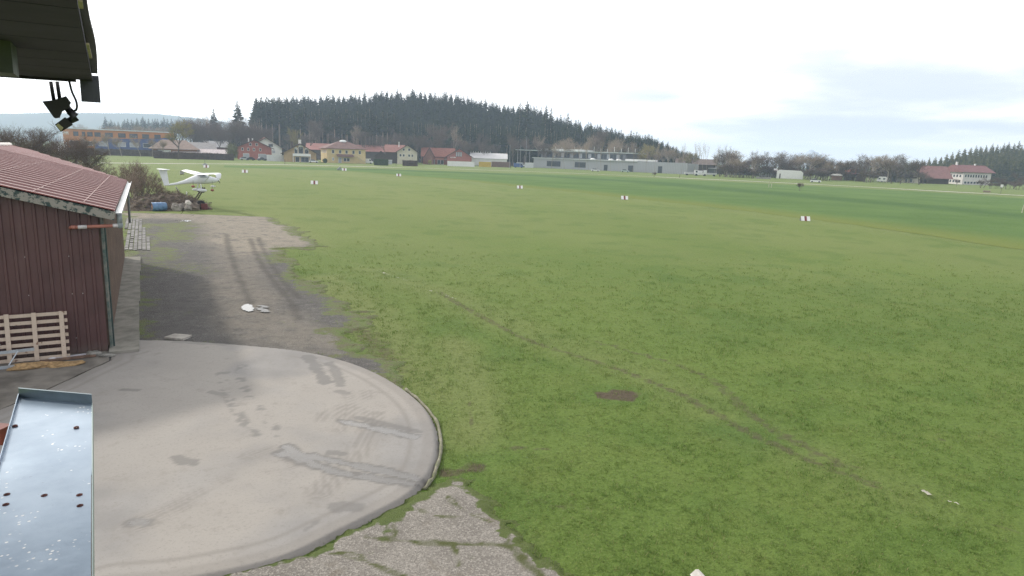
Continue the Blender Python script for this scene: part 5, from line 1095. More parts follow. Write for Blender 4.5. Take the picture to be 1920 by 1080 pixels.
mpbark = pm('pale_bark', (.36, .31, .26), .2, .4, .9, bmp=0, rand=.4); mttan = pm('tan_twigs', (.34, .27, .20), .25, .3, .9, bmp=0, rand=.4)
mbud = pm('budding_yellow', (.27, .235, .09), .25, .4, .9, bmp=0, rand=.4); mleaf = pm('olive_leaf', (.115, .125, .045), .35, .8, .9, bmp=0); mhedge = pm('dark_hedge_leaf', (.030, .052, .020), .4, 1.2, .9, bmp=0)
def conifer_arrays(seed, bare=.12, R=.14, dens=1.0, ragged=.3):
    """unit-height conifer crown: whorls of drooping needle fans"""
    rng = random.Random(seed); v = []; f = []; n = int(46 * dens)
    for i in range(n):
        t = i / (n - 1); z = bare + (1 - bare) * t ** .92; rr = R * ((1 - t) ** .75) * (.30 + .70 * min(1, t * 6 + .45)) + .008
        for j in range(6 if t < .85 else 4):
            a = rng.uniform(0, 6.283); L = rr * rng.uniform(1 - ragged * 1.6, 1.15); w_ = L * rng.uniform(.30, .5) + .004; dr = L * rng.uniform(.25, .55)
            ca, sa = math.cos(a), math.sin(a); o = len(v); up_ = L * .12
            v += [(0, 0, z + up_), (ca * L * .55 - sa * w_, sa * L * .55 + ca * w_, z - dr * .55), (ca * L, sa * L, z - dr * .6 + up_), (ca * L * .55 + sa * w_, sa * L * .55 - ca * w_, z - dr * .55), (ca * L * .6, sa * L * .6, z - dr * 1.25)]
            f += [(o, o + 1, o + 2), (o, o + 2, o + 3), (o, o + 4, o + 2)]
    o = len(v); v += [(.006, 0, .95), (-.006, 0, .95), (0, 0, 1.02)]; f.append((o, o + 1, o + 2))
    return np.array(v), np.array(f)
def trunk_mesh(h=.95, r=.012):
    k = MB(); k.tube([(0, 0, -.02), (0, 0, h * .5), (0, 0, h)], [r, r * .7, r * .2], 6); return k
def mesh_of(v, f, name, m):
    me = np_mesh(name, v, f); me.materials.append(m); return me
def mb_mesh(k, name, m):
    me = bpy.data.meshes.new(name); me.from_pydata(k.v, [], k.f); me.materials.append(m); return me
CV = [conifer_arrays(1, .10, .135), conifer_arrays(2, .18, .120, 1.0, .4), conifer_arrays(3, .30, .125, .9, .35), conifer_arrays(4, .58, .105, .7, .4), conifer_arrays(5, .52, .12, .75, .45), conifer_arrays(6, .10, .165, 1.0, .4)]
CM = {}
def con_mesh(i, m):
    if (i, m.name) not in CM: CM[(i, m.name)] = mesh_of(*CV[i], 'crown', m)
    return CM[(i, m.name)]
TM = mb_mesh(trunk_mesh(), 'trunk', mtrunk); TM2 = mb_mesh(trunk_mesh(.97, .012), 'trunk', mtrunk)
def conifer(i, P, h, label, group, m=mneedle, wide=1.0, name='conifer'):
    t = thing(name, label, 'tree', P, rng.uniform(0, 6.28), group); t.scale = (h * wide, h * wide, h)
    link('trunk', TM2 if i in (3, 4) else TM, t); link('crown', con_mesh(i, m), t); return t

def branching(seed, h, spread=.5, levels=4, trunk_f=.28, up_=.35, kids=(5, 8), r0=.16, tw=.022, droop=0.0, multi=1, fine=2):
    """bare deciduous tree: returns limb MB and twig quads"""
    rng = random.Random(seed); limb = MB(); tv = []; tf = []
    def seg(a, e, w_):
        d = (e - a); s_ = d.cross(Vector((rng.uniform(-1, 1), rng.uniform(-1, 1), rng.uniform(-1, 1)))).normalized() * w_; o = len(tv)
        tv.extend([tuple(a - s_), tuple(a + s_), tuple(e + s_ * .4), tuple(e - s_ * .4)]); tf.append((o, o + 1, o + 2, o + 3))
    def grow(p, d, L, r, lv):
        n = 3; pts = [p]; q = p; dd = d
        for i in range(n):
            dd = (dd + Vector((rng.gauss(0, .14), rng.gauss(0, .14), rng.gauss(.02, .08) - droop * (lv < 2)))).normalized(); q = q + dd * (L / n); pts.append(q)
        if lv >= fine: limb.tube(pts, [r * (1 - .5 * i / n) for i in range(n + 1)], 5 if lv >= levels - 1 else 4, cap=False)
        else:
            for a, e in zip(pts, pts[1:]): seg(a, e, max(r, tw))
        if lv == 0: return
        for k in range(rng.randint(*kids)):
            t = rng.uniform(.35, 1.0) if lv < levels else rng.uniform(.55, 1.0); i = min(int(t * n), n - 1); b = pts[i].lerp(pts[i + 1], t * n - i)
            az = rng.uniform(0, 6.283); sp = spread * rng.uniform(.6, 1.3); o = Vector((math.cos(az), math.sin(az), 0)); nd = (dd * (1 - sp * .6) + o * sp + Vector((0, 0, up_ * .5))).normalized()
            grow(b, nd, L * rng.uniform(.45, .72), r * .45, lv - 1)
    for m_ in range(multi):
        a = rng.uniform(0, 6.28); d = Vector((math.cos(a) * .22, math.sin(a) * .22, 1)).normalized() if multi > 1 else Vector((rng.gauss(0, .03), rng.gauss(0, .03), 1)).normalized()
        grow(Vector((0, 0, -.1)) + (Vector((math.cos(a), math.sin(a), 0)) * .3 if multi > 1 else Vector()), d, h * (trunk_f + .18), r0, levels)
    return limb, np.array(tv), np.array(tf)
def norm_h(limb, tv, h):
    zz = max(max(p[2] for p in limb.v), tv[:, 2].max()) if len(tv) else max(p[2] for p in limb.v); s_ = h / zz
    limb.v = [(x * s_, y * s_, z * s_) for x, y, z in limb.v]; return limb, tv * s_
BM = {}
def bare_kind(key, mb_, mt_, **kw):
    limb, tv, tf = branching(**kw); limb, tv = norm_h(limb, tv, 1.0); BM[key] = (mb_mesh(limb, 'trunk', mb_), mesh_of(tv, tf, 'crown', mt_))
for i in range(3): bare_kind(('round', i), mbark, mtwig, seed=10 + i, h=12, spread=.62, levels=4, kids=(6, 8), r0=.17, tw=.011)
for i in range(3): bare_kind(('tan', i), mpbark, mttan, seed=20 + i, h=12, spread=.50, levels=4, kids=(6, 8), r0=.15, tw=.013)
for i in range(3): bare_kind(('slim', i), mpbark, mttan, seed=30 + i, h=14, spread=.20, levels=3, kids=(5, 7), r0=.17, tw=.015, trunk_f=.70, up_=.5, fine=2)
for i in range(2): bare_kind(('bud', i), mbark, mbud, seed=40 + i, h=12, spread=.62, levels=4, kids=(5, 8), r0=.2, tw=.034, droop=.05)
for i in range(3): bare_kind(('bush', i), mbark, mtwig, seed=50 + i, h=4, spread=.5, levels=3, kids=(5, 8), r0=.04, tw=.014, trunk_f=.25, multi=5, fine=3)
for i in range(2): bare_kind(('clump', i), mpbark, mtwig, seed=60 + i, h=12, spread=.22, levels=3, kids=(4, 6), r0=.10, tw=.011, trunk_f=.62, up_=.5, multi=8, fine=2)
for i in range(2): bare_kind(('bigbush', i), mbark, pm('dry_brush', (.27, .205, .16), .25, .3, .9, bmp=0, rand=.5), seed=70 + i, h=4, spread=.50, levels=4, kids=(4, 5), r0=.04, tw=.007, trunk_f=.2, multi=5, fine=3)
def bare(kind, i, P, h, label, group=None, wide=1.0, name='bare_tree', cat='tree'):
    t = thing(name, label, cat, P, rng.uniform(0, 6.28), group); t.scale = (h * wide, h * wide, h); a, b_ = BM[(kind, i)]
    link('trunk', a, t); link('crown', b_, t); return t
def leafball(k, c, rx, ry, rz, n, size, rng, shell=.55):
    for _ in range(n):
        while True:
            q = Vector((rng.uniform(-1, 1), rng.uniform(-1, 1), rng.uniform(-1, 1)))
            if shell < q.length < 1: break
        a = Vector((q.x * rx, q.y * ry, q.z * rz)) + Vector(c); u = Vector((rng.gauss(0, 1), rng.gauss(0, 1), rng.gauss(0, 1))).normalized() * size; w_ = u.cross(Vector((rng.gauss(0, 1), rng.gauss(0, 1), rng.gauss(0, 1)))).normalized() * size * .6
        k.add([a - u, a + w_, a + u, a - w_], [(0, 1, 2, 3)])
def gd(px, d):                              # ground point below a photo column at distance d
    q = ray(px, yh(px)); return Vector((q.x / q.y * d, d, 0))
def hpx(px, top, P):                        # height of a tree whose tip shows at photo row top
    d = (P - Vector((0, 0, CAMZ))).dot(fw); return CAMZ + (yh(px) - top) / F * d - P.z

# ---------------------------------------------------------------- the wooded hill
PROF = [(440, 284), (470, 190), (480, 183), (520, 184), (560, 184), (620, 182), (700, 178), (760, 174), (850, 181), (900, 190), (960, 203), (1010, 208), (1060, 228), (1130, 241), (1170, 254), (1215, 258), (1260, 278), (1300, 292), (1340, 298)]
def prof(px): return float(np.interp(px, [a for a, _ in PROF], [b for _, b in PROF]))
TREE_H = 25.0
def hill_h(x, y):
    px = CX + F * x / y * 1.018; top = CAMZ + (yh(px) - prof(px)) / F * 560 - TREE_H - 1.0
    return max(0.0, top) * float(ss(455, 545, np.array(y))) * float(ss(760, 640, np.array(y))) if y > 455 else 0.0
gx = np.arange(-330, 260, 10.0); gy = np.arange(440, 780, 10.0); X, Y = np.meshgrid(gx, gy, indexing='ij')
Z = np.array([[hill_h(x, y) for y in gy] for x in gx])
mhill = pm('forest_floor', (.060, .055, .035), .3, .05, .95, bmp=0)
grid_mesh('wooded_hill', X, Y, Z - .3, mat=mhill)
rng = random.Random(77)
spots = []
for row in range(15):
    d = 445 + row * 8.5; px = 474.0
    while px < 1300:
        px += rng.uniform(8.0, 14.5) * (1.0 if row < 3 else .9); x = gd(px, d); dd = d + rng.uniform(-4, 4); x = gd(px, dd)
        if px < 540 and (row > 6 or row < 1): continue
        z = hill_h(x.x, x.y); P = Vector((x.x, x.y, z)); tgt = prof(px)
        h = TREE_H * rng.uniform(.84, 1.10)
        hm = hpx(px, tgt - 2, P); 
        if row > 8: h = min(max(hm * rng.choice((rng.uniform(.78, .94), rng.uniform(.92, 1.09))), 8), 30)
        else: h = min(h, hm * rng.uniform(.93, 1.02))
        if px < 745 and row <= 2: h = min(hm * rng.uniform(.90, .99), rng.uniform(29, 34))
        if px < 545: h = min(hm * rng.uniform(.90, 1.0), 38)
        if h < 6: continue
        spots.append((row, px, P, h))
big = [s_ for s_ in spots]; big.sort(key=lambda s_: s_[0]); n_ind = 0; rest_v = []; rest_f = []; off = 0
front = [s_ for s_ in big if s_[0] <= 2]; back = [s_ for s_ in big if s_[0] > 2]
sky_rows = [s_ for s_ in back if s_[0] >= 12]; mid_rows = [s_ for s_ in back if s_[0] < 12]
for row, px, P, h in front[:130] + sky_rows[:75]:
    edge = row <= 2 and px < 740 and rng.random() < .92
    i = rng.choice((3, 4, 3)) if edge or (px < 535 and rng.random() < .8) else rng.choice((0, 1, 1, 2, 5) if row > 2 else (0, 1, 2, 2, 4))
    lab = 'tall pine with long bare trunk at the left front edge of the wooded hill' if i in (3, 4) else ('dark conifer on the skyline of the wooded hill' if row >= 12 else 'dark conifer in the front rows of the wooded hill')
    grp = 'bare-trunked pines of the wooded hill' if i in (3, 4) else ('skyline conifers of the wooded hill' if row >= 12 else 'front conifers of the wooded hill')
    conifer(i, P, h, lab, grp, wide=rng.uniform(1.15, 1.5))
def merge_stuff(name, items, m, wide=(1.15, 1.5), label=None):
    vv = []; ff = []; o = 0
    for row, px, P, h in items:
        v, f = CV[rng.choice((0, 1, 2, 5))]; a = rng.uniform(0, 6.28); w_ = rng.uniform(*wide) * h; c_, s_ = math.cos(a), math.sin(a)
        q = np.stack([(v[:, 0] * c_ - v[:, 1] * s_) * w_ + P.x, (v[:, 0] * s_ + v[:, 1] * c_) * w_ + P.y, v[:, 2] * h + P.z], -1); vv.append(q); ff.append(f + o); o += len(v)
    me = mesh_of(np.concatenate(vv), np.concatenate(ff), name, m); return link(name, me, kind='stuff', label=label)
merge_stuff('forest_interior', front[130:] + mid_rows + sky_rows[75:], mneedle)
# freestanding conifers on the shoulder and left of the hill
for px, top, d, i, w_, lab in ((448, 189, 430, 0, 1.5, 'tall freestanding spruce left of the wooded hill'), (403, 205, 425, 1, 1.5, 'slender dark spruce at the left end of the bare wood'), (972, 194, 470, 1, 1.3, 'thin spruce breaking the skyline right of the hilltop'), (985, 192, 475, 4, 1.2, 'sparse spruce next to the thin one on the hill shoulder'), (1020, 200, 465, 0, 1.3, 'taller of the two broad spruces on the right hill shoulder'), (1030, 205, 468, 1, 1.2, 'shorter of the two broad spruces on the right hill shoulder'), (1061, 214, 455, 5, 1.2, 'lone broad spruce standing above the right slope'), (1084, 231, 455, 0, 1.0, 'small pointed spruce right of the lone broad spruce'), (1180, 246, 450, 5, 1.5, 'bushy dark spruce above the right end of the grey hall'), (1212, 252, 452, 1, 1.5, 'narrow spruce right of the bushy one above the grey hall'), (1250, 266, 455, 0, 1.4, 'last small spruce at the right tail of the hill')):
    P = gd(px, d); P.z = hill_h(P.x, P.y) - .2; conifer(i, P, hpx(px, top, P), lab, None, wide=w_)
# bare wood along the foot of the hill
for n_, (x0, x1, st_, d0, d1, tops, kind, nk, lab, grp) in enumerate(((345, 500, 4.5, 380, 430, (214, 244), 'round', 3, 'greyish bare tree in the wood left of the hill', 'bare wood left of the hill'),
    (360, 480, 9, 405, 435, (205, 225), 'slim', 3, 'tall thin bare tree in the wood left of the hill', 'tall bare trees left of the hill'),
    (490, 800, 19, 405, 432, (240, 262), 'round', 3, 'brown bare tree at the foot of the wooded hill behind the houses', 'bare trees at the hill foot'),
    (800, 1040, 22, 415, 436, (250, 268), 'round', 3, 'brown bare tree at the dark foot of the hill behind the halls', 'bare trees behind the halls'),
    (1035, 1290, 11, 405, 440, (243, 270), 'tan', 3, 'beige bare tree on the right foot of the hill behind the grey hall', 'bare trees behind the grey hall'))):
    px = x0
    while px < x1:
        P = gd(px, rng.uniform(d0, d1)); tp_ = rng.uniform(*tops) + (0 if x0 < 1000 else (px - 1035) * .10); bare(kind, rng.randrange(nk), P, max(hpx(px, tp_, P), 6), lab, grp, wide=rng.uniform(.75, 1.1) if kind != 'slim' else .8); px += st_ * rng.uniform(.7, 1.3)
# a few light crowns standing out
for px, top, d, kind, w_, lab in ((332, 222, 290, 'bud', .95, 'pale yellowish willow in bud before the timber house'), (548, 238, 370, 'bud', .7, 'round tan-orange tree behind the red house and container'), (576, 215, 415, 'round', .9, 'large grey bare tree against the trunks of the wooded hill'), (800, 224, 415, 'round', 1.1, 'large pale brown bare tree before the middle of the hill'), (1205, 268, 395, 'bud', 1.2, 'broad yellowish tree behind the right part of the grey hall'), (1290, 283, 400, 'bud', 1.2, 'yellowish tree behind the brown farm hall'), (1125, 236, 430, 'round', .8, 'bare spreading tree on the skyline above the grey hall'), (1545, 322, 330, 'bud', 1.0, 'small yellowish shrub-like tree among the right bare trees')):
    P = gd(px, d); P.z = hill_h(P.x, P.y); bare(kind, rng.randrange(2), P, hpx(px, top, P), lab, None, wide=w_)
for px, top in ((600, 226), (668, 232), (735, 238), (850, 236), (905, 246), (955, 248), (1010, 252)):
    P = gd(px, rng.uniform(428, 440)); bare('round' if px % 2 else 'tan', rng.randrange(3), P, hpx(px, top, P), 'large leafless tree standing against the dark conifers of the hill', 'leafless trees against the conifers', wide=rng.uniform(.6, .9))
# slender pale trees in front of the grey hall and poplars right of it
for px in (1052, 1058, 1075, 1085, 1098, 1103, 1120, 1127, 1145, 1160, 1185, 1210, 1228): 
    P = G(px, base_at(px, rng.uniform(325, 350))); bare('slim', rng.randrange(3), P, hpx(px, rng.uniform(252, 280), P), 'pale slender bare tree in the row before the grey hall', 'slender trees before the grey hall', wide=.62)
for px, top in ((1277, 263), (1300, 262), (1309, 258), (1325, 262), (1340, 268), (1318, 275)):
    P = G(px, base_at(px, rng.uniform(318, 330))); bare('slim', rng.randrange(3), P, hpx(px, top, P), 'tall thin bare poplar by the parked trucks', 'thin poplars by the trucks', wide=.6)
for px, top, w_, lab in ((1362, 268, .85, 'clump of many pale stems right of the parked trucks'), (1410, 276, .7, 'bare clump left of the dark round thicket'),): 
    P = G(px, base_at(px, 315)); bare('clump', rng.randrange(2), P, hpx(px, top, P), lab, None, wide=w_)
px = 1345
while px < 1700:
    P = gd(px, rng.uniform(350, 400)); bare('round' if rng.random() < .7 else 'tan', rng.randrange(3), P, hpx(px, rng.uniform(277, 300) + (px - 1345) * .030, P), 'dusky bare tree in the long tree line right of the trucks', 'tree line along the far field edge', wide=rng.uniform(1.0, 1.5)); px += rng.uniform(3, 7)
px = 1350
while px < 1740:
    P = gd(px, rng.uniform(322, 345) if not any(a < px < b_ for a, b_ in ((1420, 1512), (1556, 1625), (1638, 1725))) else rng.uniform(352, 372)); bare('bush', rng.randrange(3), P, rng.uniform(3.5, 7.5), 'brown bare bush at the foot of the long tree line', 'bushes below the tree line', wide=rng.uniform(1.2, 1.8), name='bush', cat='bush'); px += rng.uniform(4, 8)
for px, top, w_, lab in ((1675, 289, 1.05, 'left of the two big round bare trees by the white barn'), (1691, 286, 1.0, 'right of the two big round bare trees by the white barn'), (1727, 296, 1.25, 'dark dense bare tree between the chalet and the big barn'), (1797, 333, 1.2, 'small twiggy tree in front of the cream farmhouse gable'), (1849, 330, 1.6, 'wide dark bare tree before the farmhouse right end'), (1880, 330, 1.5, 'brown bare tree between the farmhouse and the road sign'), (1905, 322, 1.5, 'brown bare tree at the right edge of the picture')):
    P = gd(px, 318 if top < 320 else 300); bare('round', rng.randrange(3), P, hpx(px, top, P), lab, None, wide=w_)
for px in (1862, 1872, 1884, 1893, 1903, 1913, 1925, 1840): P = gd(px, rng.uniform(285, 310)); bare('bush', rng.randrange(3), P, rng.uniform(2.5, 4.5), 'low brown bush along the field edge at far right', 'low bushes at far right', wide=1.5, name='bush', cat='bush')
px = 1330
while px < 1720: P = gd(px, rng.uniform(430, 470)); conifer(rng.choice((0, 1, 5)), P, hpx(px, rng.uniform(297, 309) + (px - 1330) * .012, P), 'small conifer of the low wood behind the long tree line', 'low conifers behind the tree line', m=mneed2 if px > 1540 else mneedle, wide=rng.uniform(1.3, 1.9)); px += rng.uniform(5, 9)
# wood at the right edge, sunlit pines
spots = []
def prof2(px): return float(np.interp(px, [1540, 1600, 1640, 1700, 1760, 1775, 1790, 1810, 1840, 1880, 1930, 1990], [302, 303, 308, 302, 292, 285, 282, 276, 269, 267, 265, 262]))
for row in range(9):
    d = 430 + row * 11; px = 1700 if row < 7 else 1550
    while px < 1965:
        px += rng.uniform(8, 13); P = gd(px, d + rng.uniform(-4, 4)); P.z = 0; hm = hpx(px, prof2(px), P)
        f_ = .62 + .38 * (row / 8)
        if hm < 6: continue
        z = max(0, hm * f_ - 20 * rng.uniform(.92, 1.05)); spots.append((row, px, Vector((P.x, P.y, z)), hm * f_ * rng.uniform(.93, 1.02) - z))
spots.sort(key=lambda s_: (s_[0] in (3, 4, 5), -s_[0] if s_[0] > 5 else 0))
for row, px, P, h in spots[:95]:
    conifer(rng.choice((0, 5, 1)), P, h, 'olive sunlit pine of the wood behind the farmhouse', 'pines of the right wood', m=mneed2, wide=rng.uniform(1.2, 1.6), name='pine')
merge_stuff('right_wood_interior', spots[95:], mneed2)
gx = np.arange(150, 460, 10.0); gy = np.arange(415, 560, 6.0); X, Y = np.meshgrid(gx, gy, indexing='ij')
PX = CX + F * X / Y * 1.018; top2 = np.interp(PX, [1540, 1700, 1760, 1840, 1930], [303, 302, 292, 269, 265]); hm = CAMZ + (292 + math.tan(ROLL) * (PX - CX) - top2) / F * Y
grid_mesh('right_wooded_rise', X, Y, np.clip(hm * (.62 + .38 * np.clip((Y - 430) / 88, 0, 1)) - 20.5, 0, 40) * ss(415, 430, Y) - .3, mat=mhill)
# distant trees at left beyond the office block
px = 135
while px < 320: P = gd(px, rng.uniform(480, 560)); bare('tan', rng.randrange(3), P, hpx(px, rng.uniform(231, 243), P), 'beige hazy bare tree beyond the office block', 'hazy trees beyond the office block', wide=rng.uniform(1.0, 1.4)); px += rng.uniform(7, 13)
px = 200
while px < 325: P = gd(px, rng.uniform(690, 760)); conifer(rng.choice((0, 1)), P, hpx(px, rng.uniform(219, 230), P), 'distant dark conifer above the office block roof', 'distant conifers at left', wide=1.6); px += rng.uniform(4, 8)
for px, top, w_ in ((152, 250, 1.0), (176, 256, .9), (205, 248, 1.0), (226, 255, 1.1), (262, 252, 1.0), (284, 256, .9), (308, 260, 1.1)):
    P = gd(px, rng.uniform(300, 316)); bare('tan', rng.randrange(3), P, hpx(px, top, P), 'thin greyish tree standing before the orange and blue office block', 'thin trees before the office block', wide=w_)
# dark hedge of bare trees behind the barn roof at the left edge
for px, top, d, w_ in ((8, 226, 95, .9), (30, 222, 88, 1.0), (52, 238, 92, 1.0), (70, 236, 100, 1.0), (92, 244, 98, 1.1), (112, 248, 94, 1.0), (128, 247, 104, 1.1), (140, 258, 90, 1.1), (-12, 224, 90, 1.0), (160, 268, 96, 1.2), (20, 240, 80, 1.0)):
    P = gd(px, d); bare('round', rng.randrange(3), P, hpx(px, top, P), 'dark bare tree in the thicket behind the barn roof', 'thicket behind the barn', wide=w_)
for px in range(-10, 190, 14): P = gd(px, rng.uniform(82, 108)); bare('bigbush', rng.randrange(2), P, rng.uniform(3.2, 4.6), 'dense brown bush under the thicket behind the barn roof', 'bushes behind the barn', wide=1.3, name='bush', cat='bush')
# pale blossoming shrub in it
P = gd(115, 92); t = bare('bigbush', 0, P, hpx(115, 246, P), 'thin shrub with white blossom in the thicket behind the barn', None, wide=.5, name='blossom_shrub', cat='shrub'); k = MB(); leafball(k, (0, 0, .72), .16, .16, .24, 260, .012, rng, .1); k.build('blossom', pm('white_blossom', (.70, .70, .74), .05, 3, .8, bmp=0), t)
# brown brush at the barn end by the mound
for px, top, d, w_ in ((225, 298, 75, 1.0), (245, 292, 74, 1.0), (262, 296, 76, 1.0), (278, 318, 77, 1.1), (292, 338, 76, 1.2), (308, 345, 75, 1.2), (325, 350, 74, 1.3), (252, 310, 72, 1.1), (235, 320, 70, 1.1), (268, 330, 73, 1.2), (340, 356, 73.5, 1.3)):
    P = gd(px, d); bare('bigbush', rng.randrange(2), P, hpx(px, top, P), 'brown leafless brush between the barn end and the aircraft tail', 'brush behind the earth mound', wide=w_ * .8, name='brush', cat='bush')
# hedges, clipped bushes
def hedge(label, px0, px1, d, h, m, D=1.6, name='hedge', twig=None):
    c_ = gd((px0 + px1) / 2, d); W = (px1 - px0) / F * d; k = MB(); n = int(W * h * 45)
    for _ in range(n):
        a = Vector((rng.uniform(-W / 2, W / 2), rng.uniform(-D / 2, D / 2), rng.uniform(0, h) ** .9)); a.z *= 1 - .08 * math.sin(a.x * .9) * math.sin(a.x * .37)
        u = Vector((rng.gauss(0, 1), rng.gauss(0, 1), rng.gauss(0, 1) * (1 if not twig else 3))).normalized() * (.17 if not twig else .45); w_ = u.cross(Vector((rng.gauss(0, 1), rng.gauss(0, 1), rng.gauss(0, 1)))).normalized() * (.11 if not twig else .05); k.add([a - u, a + w_, a + u, a - w_], [(0, 1, 2, 3)])
    k.box(-W / 2 + .15, W / 2 - .15, -D / 2 + .3, D / 2 - .3, 0, h * .86); return k.build(name, m, label=label, cat='hedge', loc=c_, rot=(0, 0, math.atan2(-c_.x, c_.y)))
hedge('long dark brown leafless hedge before the garage row', 296, 431, 303, 3.2, pm('brown_hedge', (.075, .052, .042), .35, 1.0, .95, bmp=0), twig=True)
hedge('brownish hedge below the orange and blue office block', 120, 292, 322, 3.4, pm('grey_brown_hedge', (.085, .068, .055), .35, 1.0, .95, bmp=0), twig=True)
hedge('clipped dark green block hedge beside the grey utility cabinet', 701, 728, 318, 3.3, mhedge, 3.0)
hedge('brown leafless hedge at the foot of the cream house', 755, 783, 325, 3.0, pm('brown_hedge', (1, 1, 1)), twig=True)
def bush(label, px, py, r, h, m, n=420):
    P = G(px, py); k = MB(); leafball(k, (0, 0, h * .52), r, r, h * .52, n, .20, rng, .3); k.blob((0, 0, h * .5), r * .72, r * .72, h * .40, 3, .15); return k.build('clipped_bush', m, label=label, cat='bush', loc=P)
bush('left of the two round dark green bushes before the balcony house', 561, 303.5, 1.15, 2.3, mhedge); bush('right of the two round dark green bushes before the balcony house', 575, 304, 1.15, 2.3, mhedge); bush('round green bush at the left corner of the yellow house', 609.5, 306, 1.2, 2.2, mhedge)
bush('tall olive green bush between the hedge and the red house', 436, 300, 3.0, 7.8, pm('olive_bush_leaf', (.10, .105, .042), .35, .8, .9, bmp=0), 1500); bush('small yellow-green bush before the red shop', 806, 309, 1.2, 2.6, pm('yellow_green_leaf', (.28, .24, .06), .25, 1, .9, bmp=0)); bush('dark bush at the right wall of the balcony house', 591, 303, 1.3, 3.0, pm('brown_green_leaf', (.075, .070, .035), .3, 1, .9, bmp=0))
for px, py, h, lab in ((1500, 358, 2.4, 'reddish brown bare shrub alone in the crop field'), (1226, 332, 2.2, 'pair-like dry brown shrub at the road below the grey hall')): bare('bush', 1, G(px, py), h, lab, None, wide=.9, name='shrub', cat='shrub')
for px, py, top, lab in ((810, 309, 290, 'thin leafless young tree before the red shop entrance'), (835, 309, 294, 'short young bare tree left of the white hoarding'), (861, 310, 292, 'young bare tree before the white hoarding'), (744, 309, 288, 'young bare tree right of the utility cabinet'), (775, 309, 284, 'white-stemmed young tree before the cream house')): P = G(px, py); bare('slim', 0, P, hpx(px, top, P), lab, None, wide=.6, name='young_tree')

# ---------------------------------------------------------------- far hills and the mountain
mfar = pm('far_hill_woods', (.055, .070, .045), .35, .004, .95, bmp=0)
def ridge(name, prof_, d0, depth, m, px0, px1, n=140, rows=14, seed=3, rough=.0022):
    pxs = np.linspace(px0, px1, n); t = np.linspace(0, 1, rows); V = np.zeros((n, rows, 3)); dx = (pxs - CX) / F / 1.018
    for i, px in enumerate(pxs):
        top = np.interp(px, [a for a, _ in prof_], [b_ for _, b_ in prof_]); H = CAMZ + (yh(px) - top) / F * d0
        H += (fbm(np.array([px * .05]), np.array([1.0]), seed)[0] - .5) * d0 * rough
        for j, q in enumerate(t):
            d = d0 - depth * .5 + depth * q; hh = math.sin(math.pi * min(q, 1 - q)) if q != .5 else 1
            V[i, j] = (dx[i] * d, d, max(H, 0) * (1 - abs(2 * q - 1)) ** .7)
    return grid_mesh(name, V[..., 0], V[..., 1], V[..., 2] - 1.0, mat=m)
ridge('far_hills', [(-700, 224), (-300, 218), (0, 213), (60, 211.5), (140, 211), (220, 211.5), (290, 213), (340, 218), (400, 226), (470, 238), (560, 262), (640, 285), (700, 300)], 2600, 900, mfar, -1500, 720)
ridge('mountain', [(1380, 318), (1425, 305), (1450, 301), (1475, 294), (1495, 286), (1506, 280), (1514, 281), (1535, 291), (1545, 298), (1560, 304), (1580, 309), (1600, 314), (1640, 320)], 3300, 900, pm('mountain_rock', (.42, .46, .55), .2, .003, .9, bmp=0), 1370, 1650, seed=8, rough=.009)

HTOP = max((o.matrix_world @ Vector(c)).z for o in bpy.data.objects if o.type == 'MESH' and o.name in ('far_hills', 'mountain', 'wooded_hill') for c in o.bound_box) + 6
# ---------------------------------------------------------------- air
hz = bpy.data.materials.new('air_haze'); hz.use_nodes = True; nt = hz.node_tree; nt.nodes.clear(); o = N(nt, 'ShaderNodeOutputMaterial'); pv_ = N(nt, 'ShaderNodeVolumePrincipled')
pv_.inputs['Color'].default_value = (.64, .79, 1.0, 1); pv_.inputs['Density'].default_value = HAZE; pv_.inputs['Anisotropy'].default_value = .2; nt.links.new(pv_.outputs[0], o.inputs['Volume'])
k = MB(); k.box(-4800, 4800, -120, 3900, -2.5, HTOP); k.build('haze', hz, kind='stuff')
# ================================================================= GRASS BLADES NEAR THE CAMERA (uncountable)
gr = np.random.default_rng(12)
dd_ = np.linspace(8.6, 150, 3000); pdf = 1.44 * dd_ * 135 * (10 / dd_) ** 1.9 * ss(52, 20, dd_); cdf = np.cumsum(pdf) * (dd_[1] - dd_[0])
NT = int(cdf[-1]); Y = np.interp(gr.uniform(0, cdf[-1], NT), cdf, dd_); X = Y * gr.uniform(-.62, .82, NT); SZ = np.clip(Y / 13, 1, None) ** .72
ok = (sdpoly(X, Y, a_poly) < -.06) & (sdpoly(X, Y, pp) + (fbm(X * 2, Y * 2, 6) - .5) * .5 < -.02)
sdy = sdpoly(X, Y, ypoly); ok &= sdy + (fbm(X * .55, Y * .55, 2) - .5) * 2.0 < -.2 + 1.5 * gr.random(len(X)) ** 1.6
ok &= sdpoly(X, Y, [tuple(q)[:2] for q in plat]) < -.1
ok &= ~((sdpoly(X, Y, spot) > -.05) & (gr.random(len(X)) > .33))
uv = (X + 12.3) * BV.x + (Y - 20.8) * BV.y; ok &= ~((uv > -.9) & (X < -11))
bald = fbm(X * 1.3, Y * 1.3, 33)
tracks = np.full(X.shape, 9.0)
for pts in ([(820, 545), (900, 590), (1000, 640), (1100, 670), (1200, 705), (1290, 745), (1370, 790), (1450, 830)], [(1120, 640), (1200, 662), (1290, 690), (1350, 720), (1380, 750), (1430, 790), (1520, 840)], [(900, 830), (1070, 836)], [(835, 885), (900, 875)], [(850, 640), (880, 700), (890, 760), (880, 820)], [(860, 950), (930, 985)], [(1690, 900), (1830, 965), (1920, 1000)]):
    tracks = np.minimum(tracks, dline(X, Y, catmull(gp(pts), 4)))
ok &= ~((tracks < .5) & (gr.random(len(X)) < .4)); ok &= ~((bald < .36) & (gr.random(len(X)) < .6))
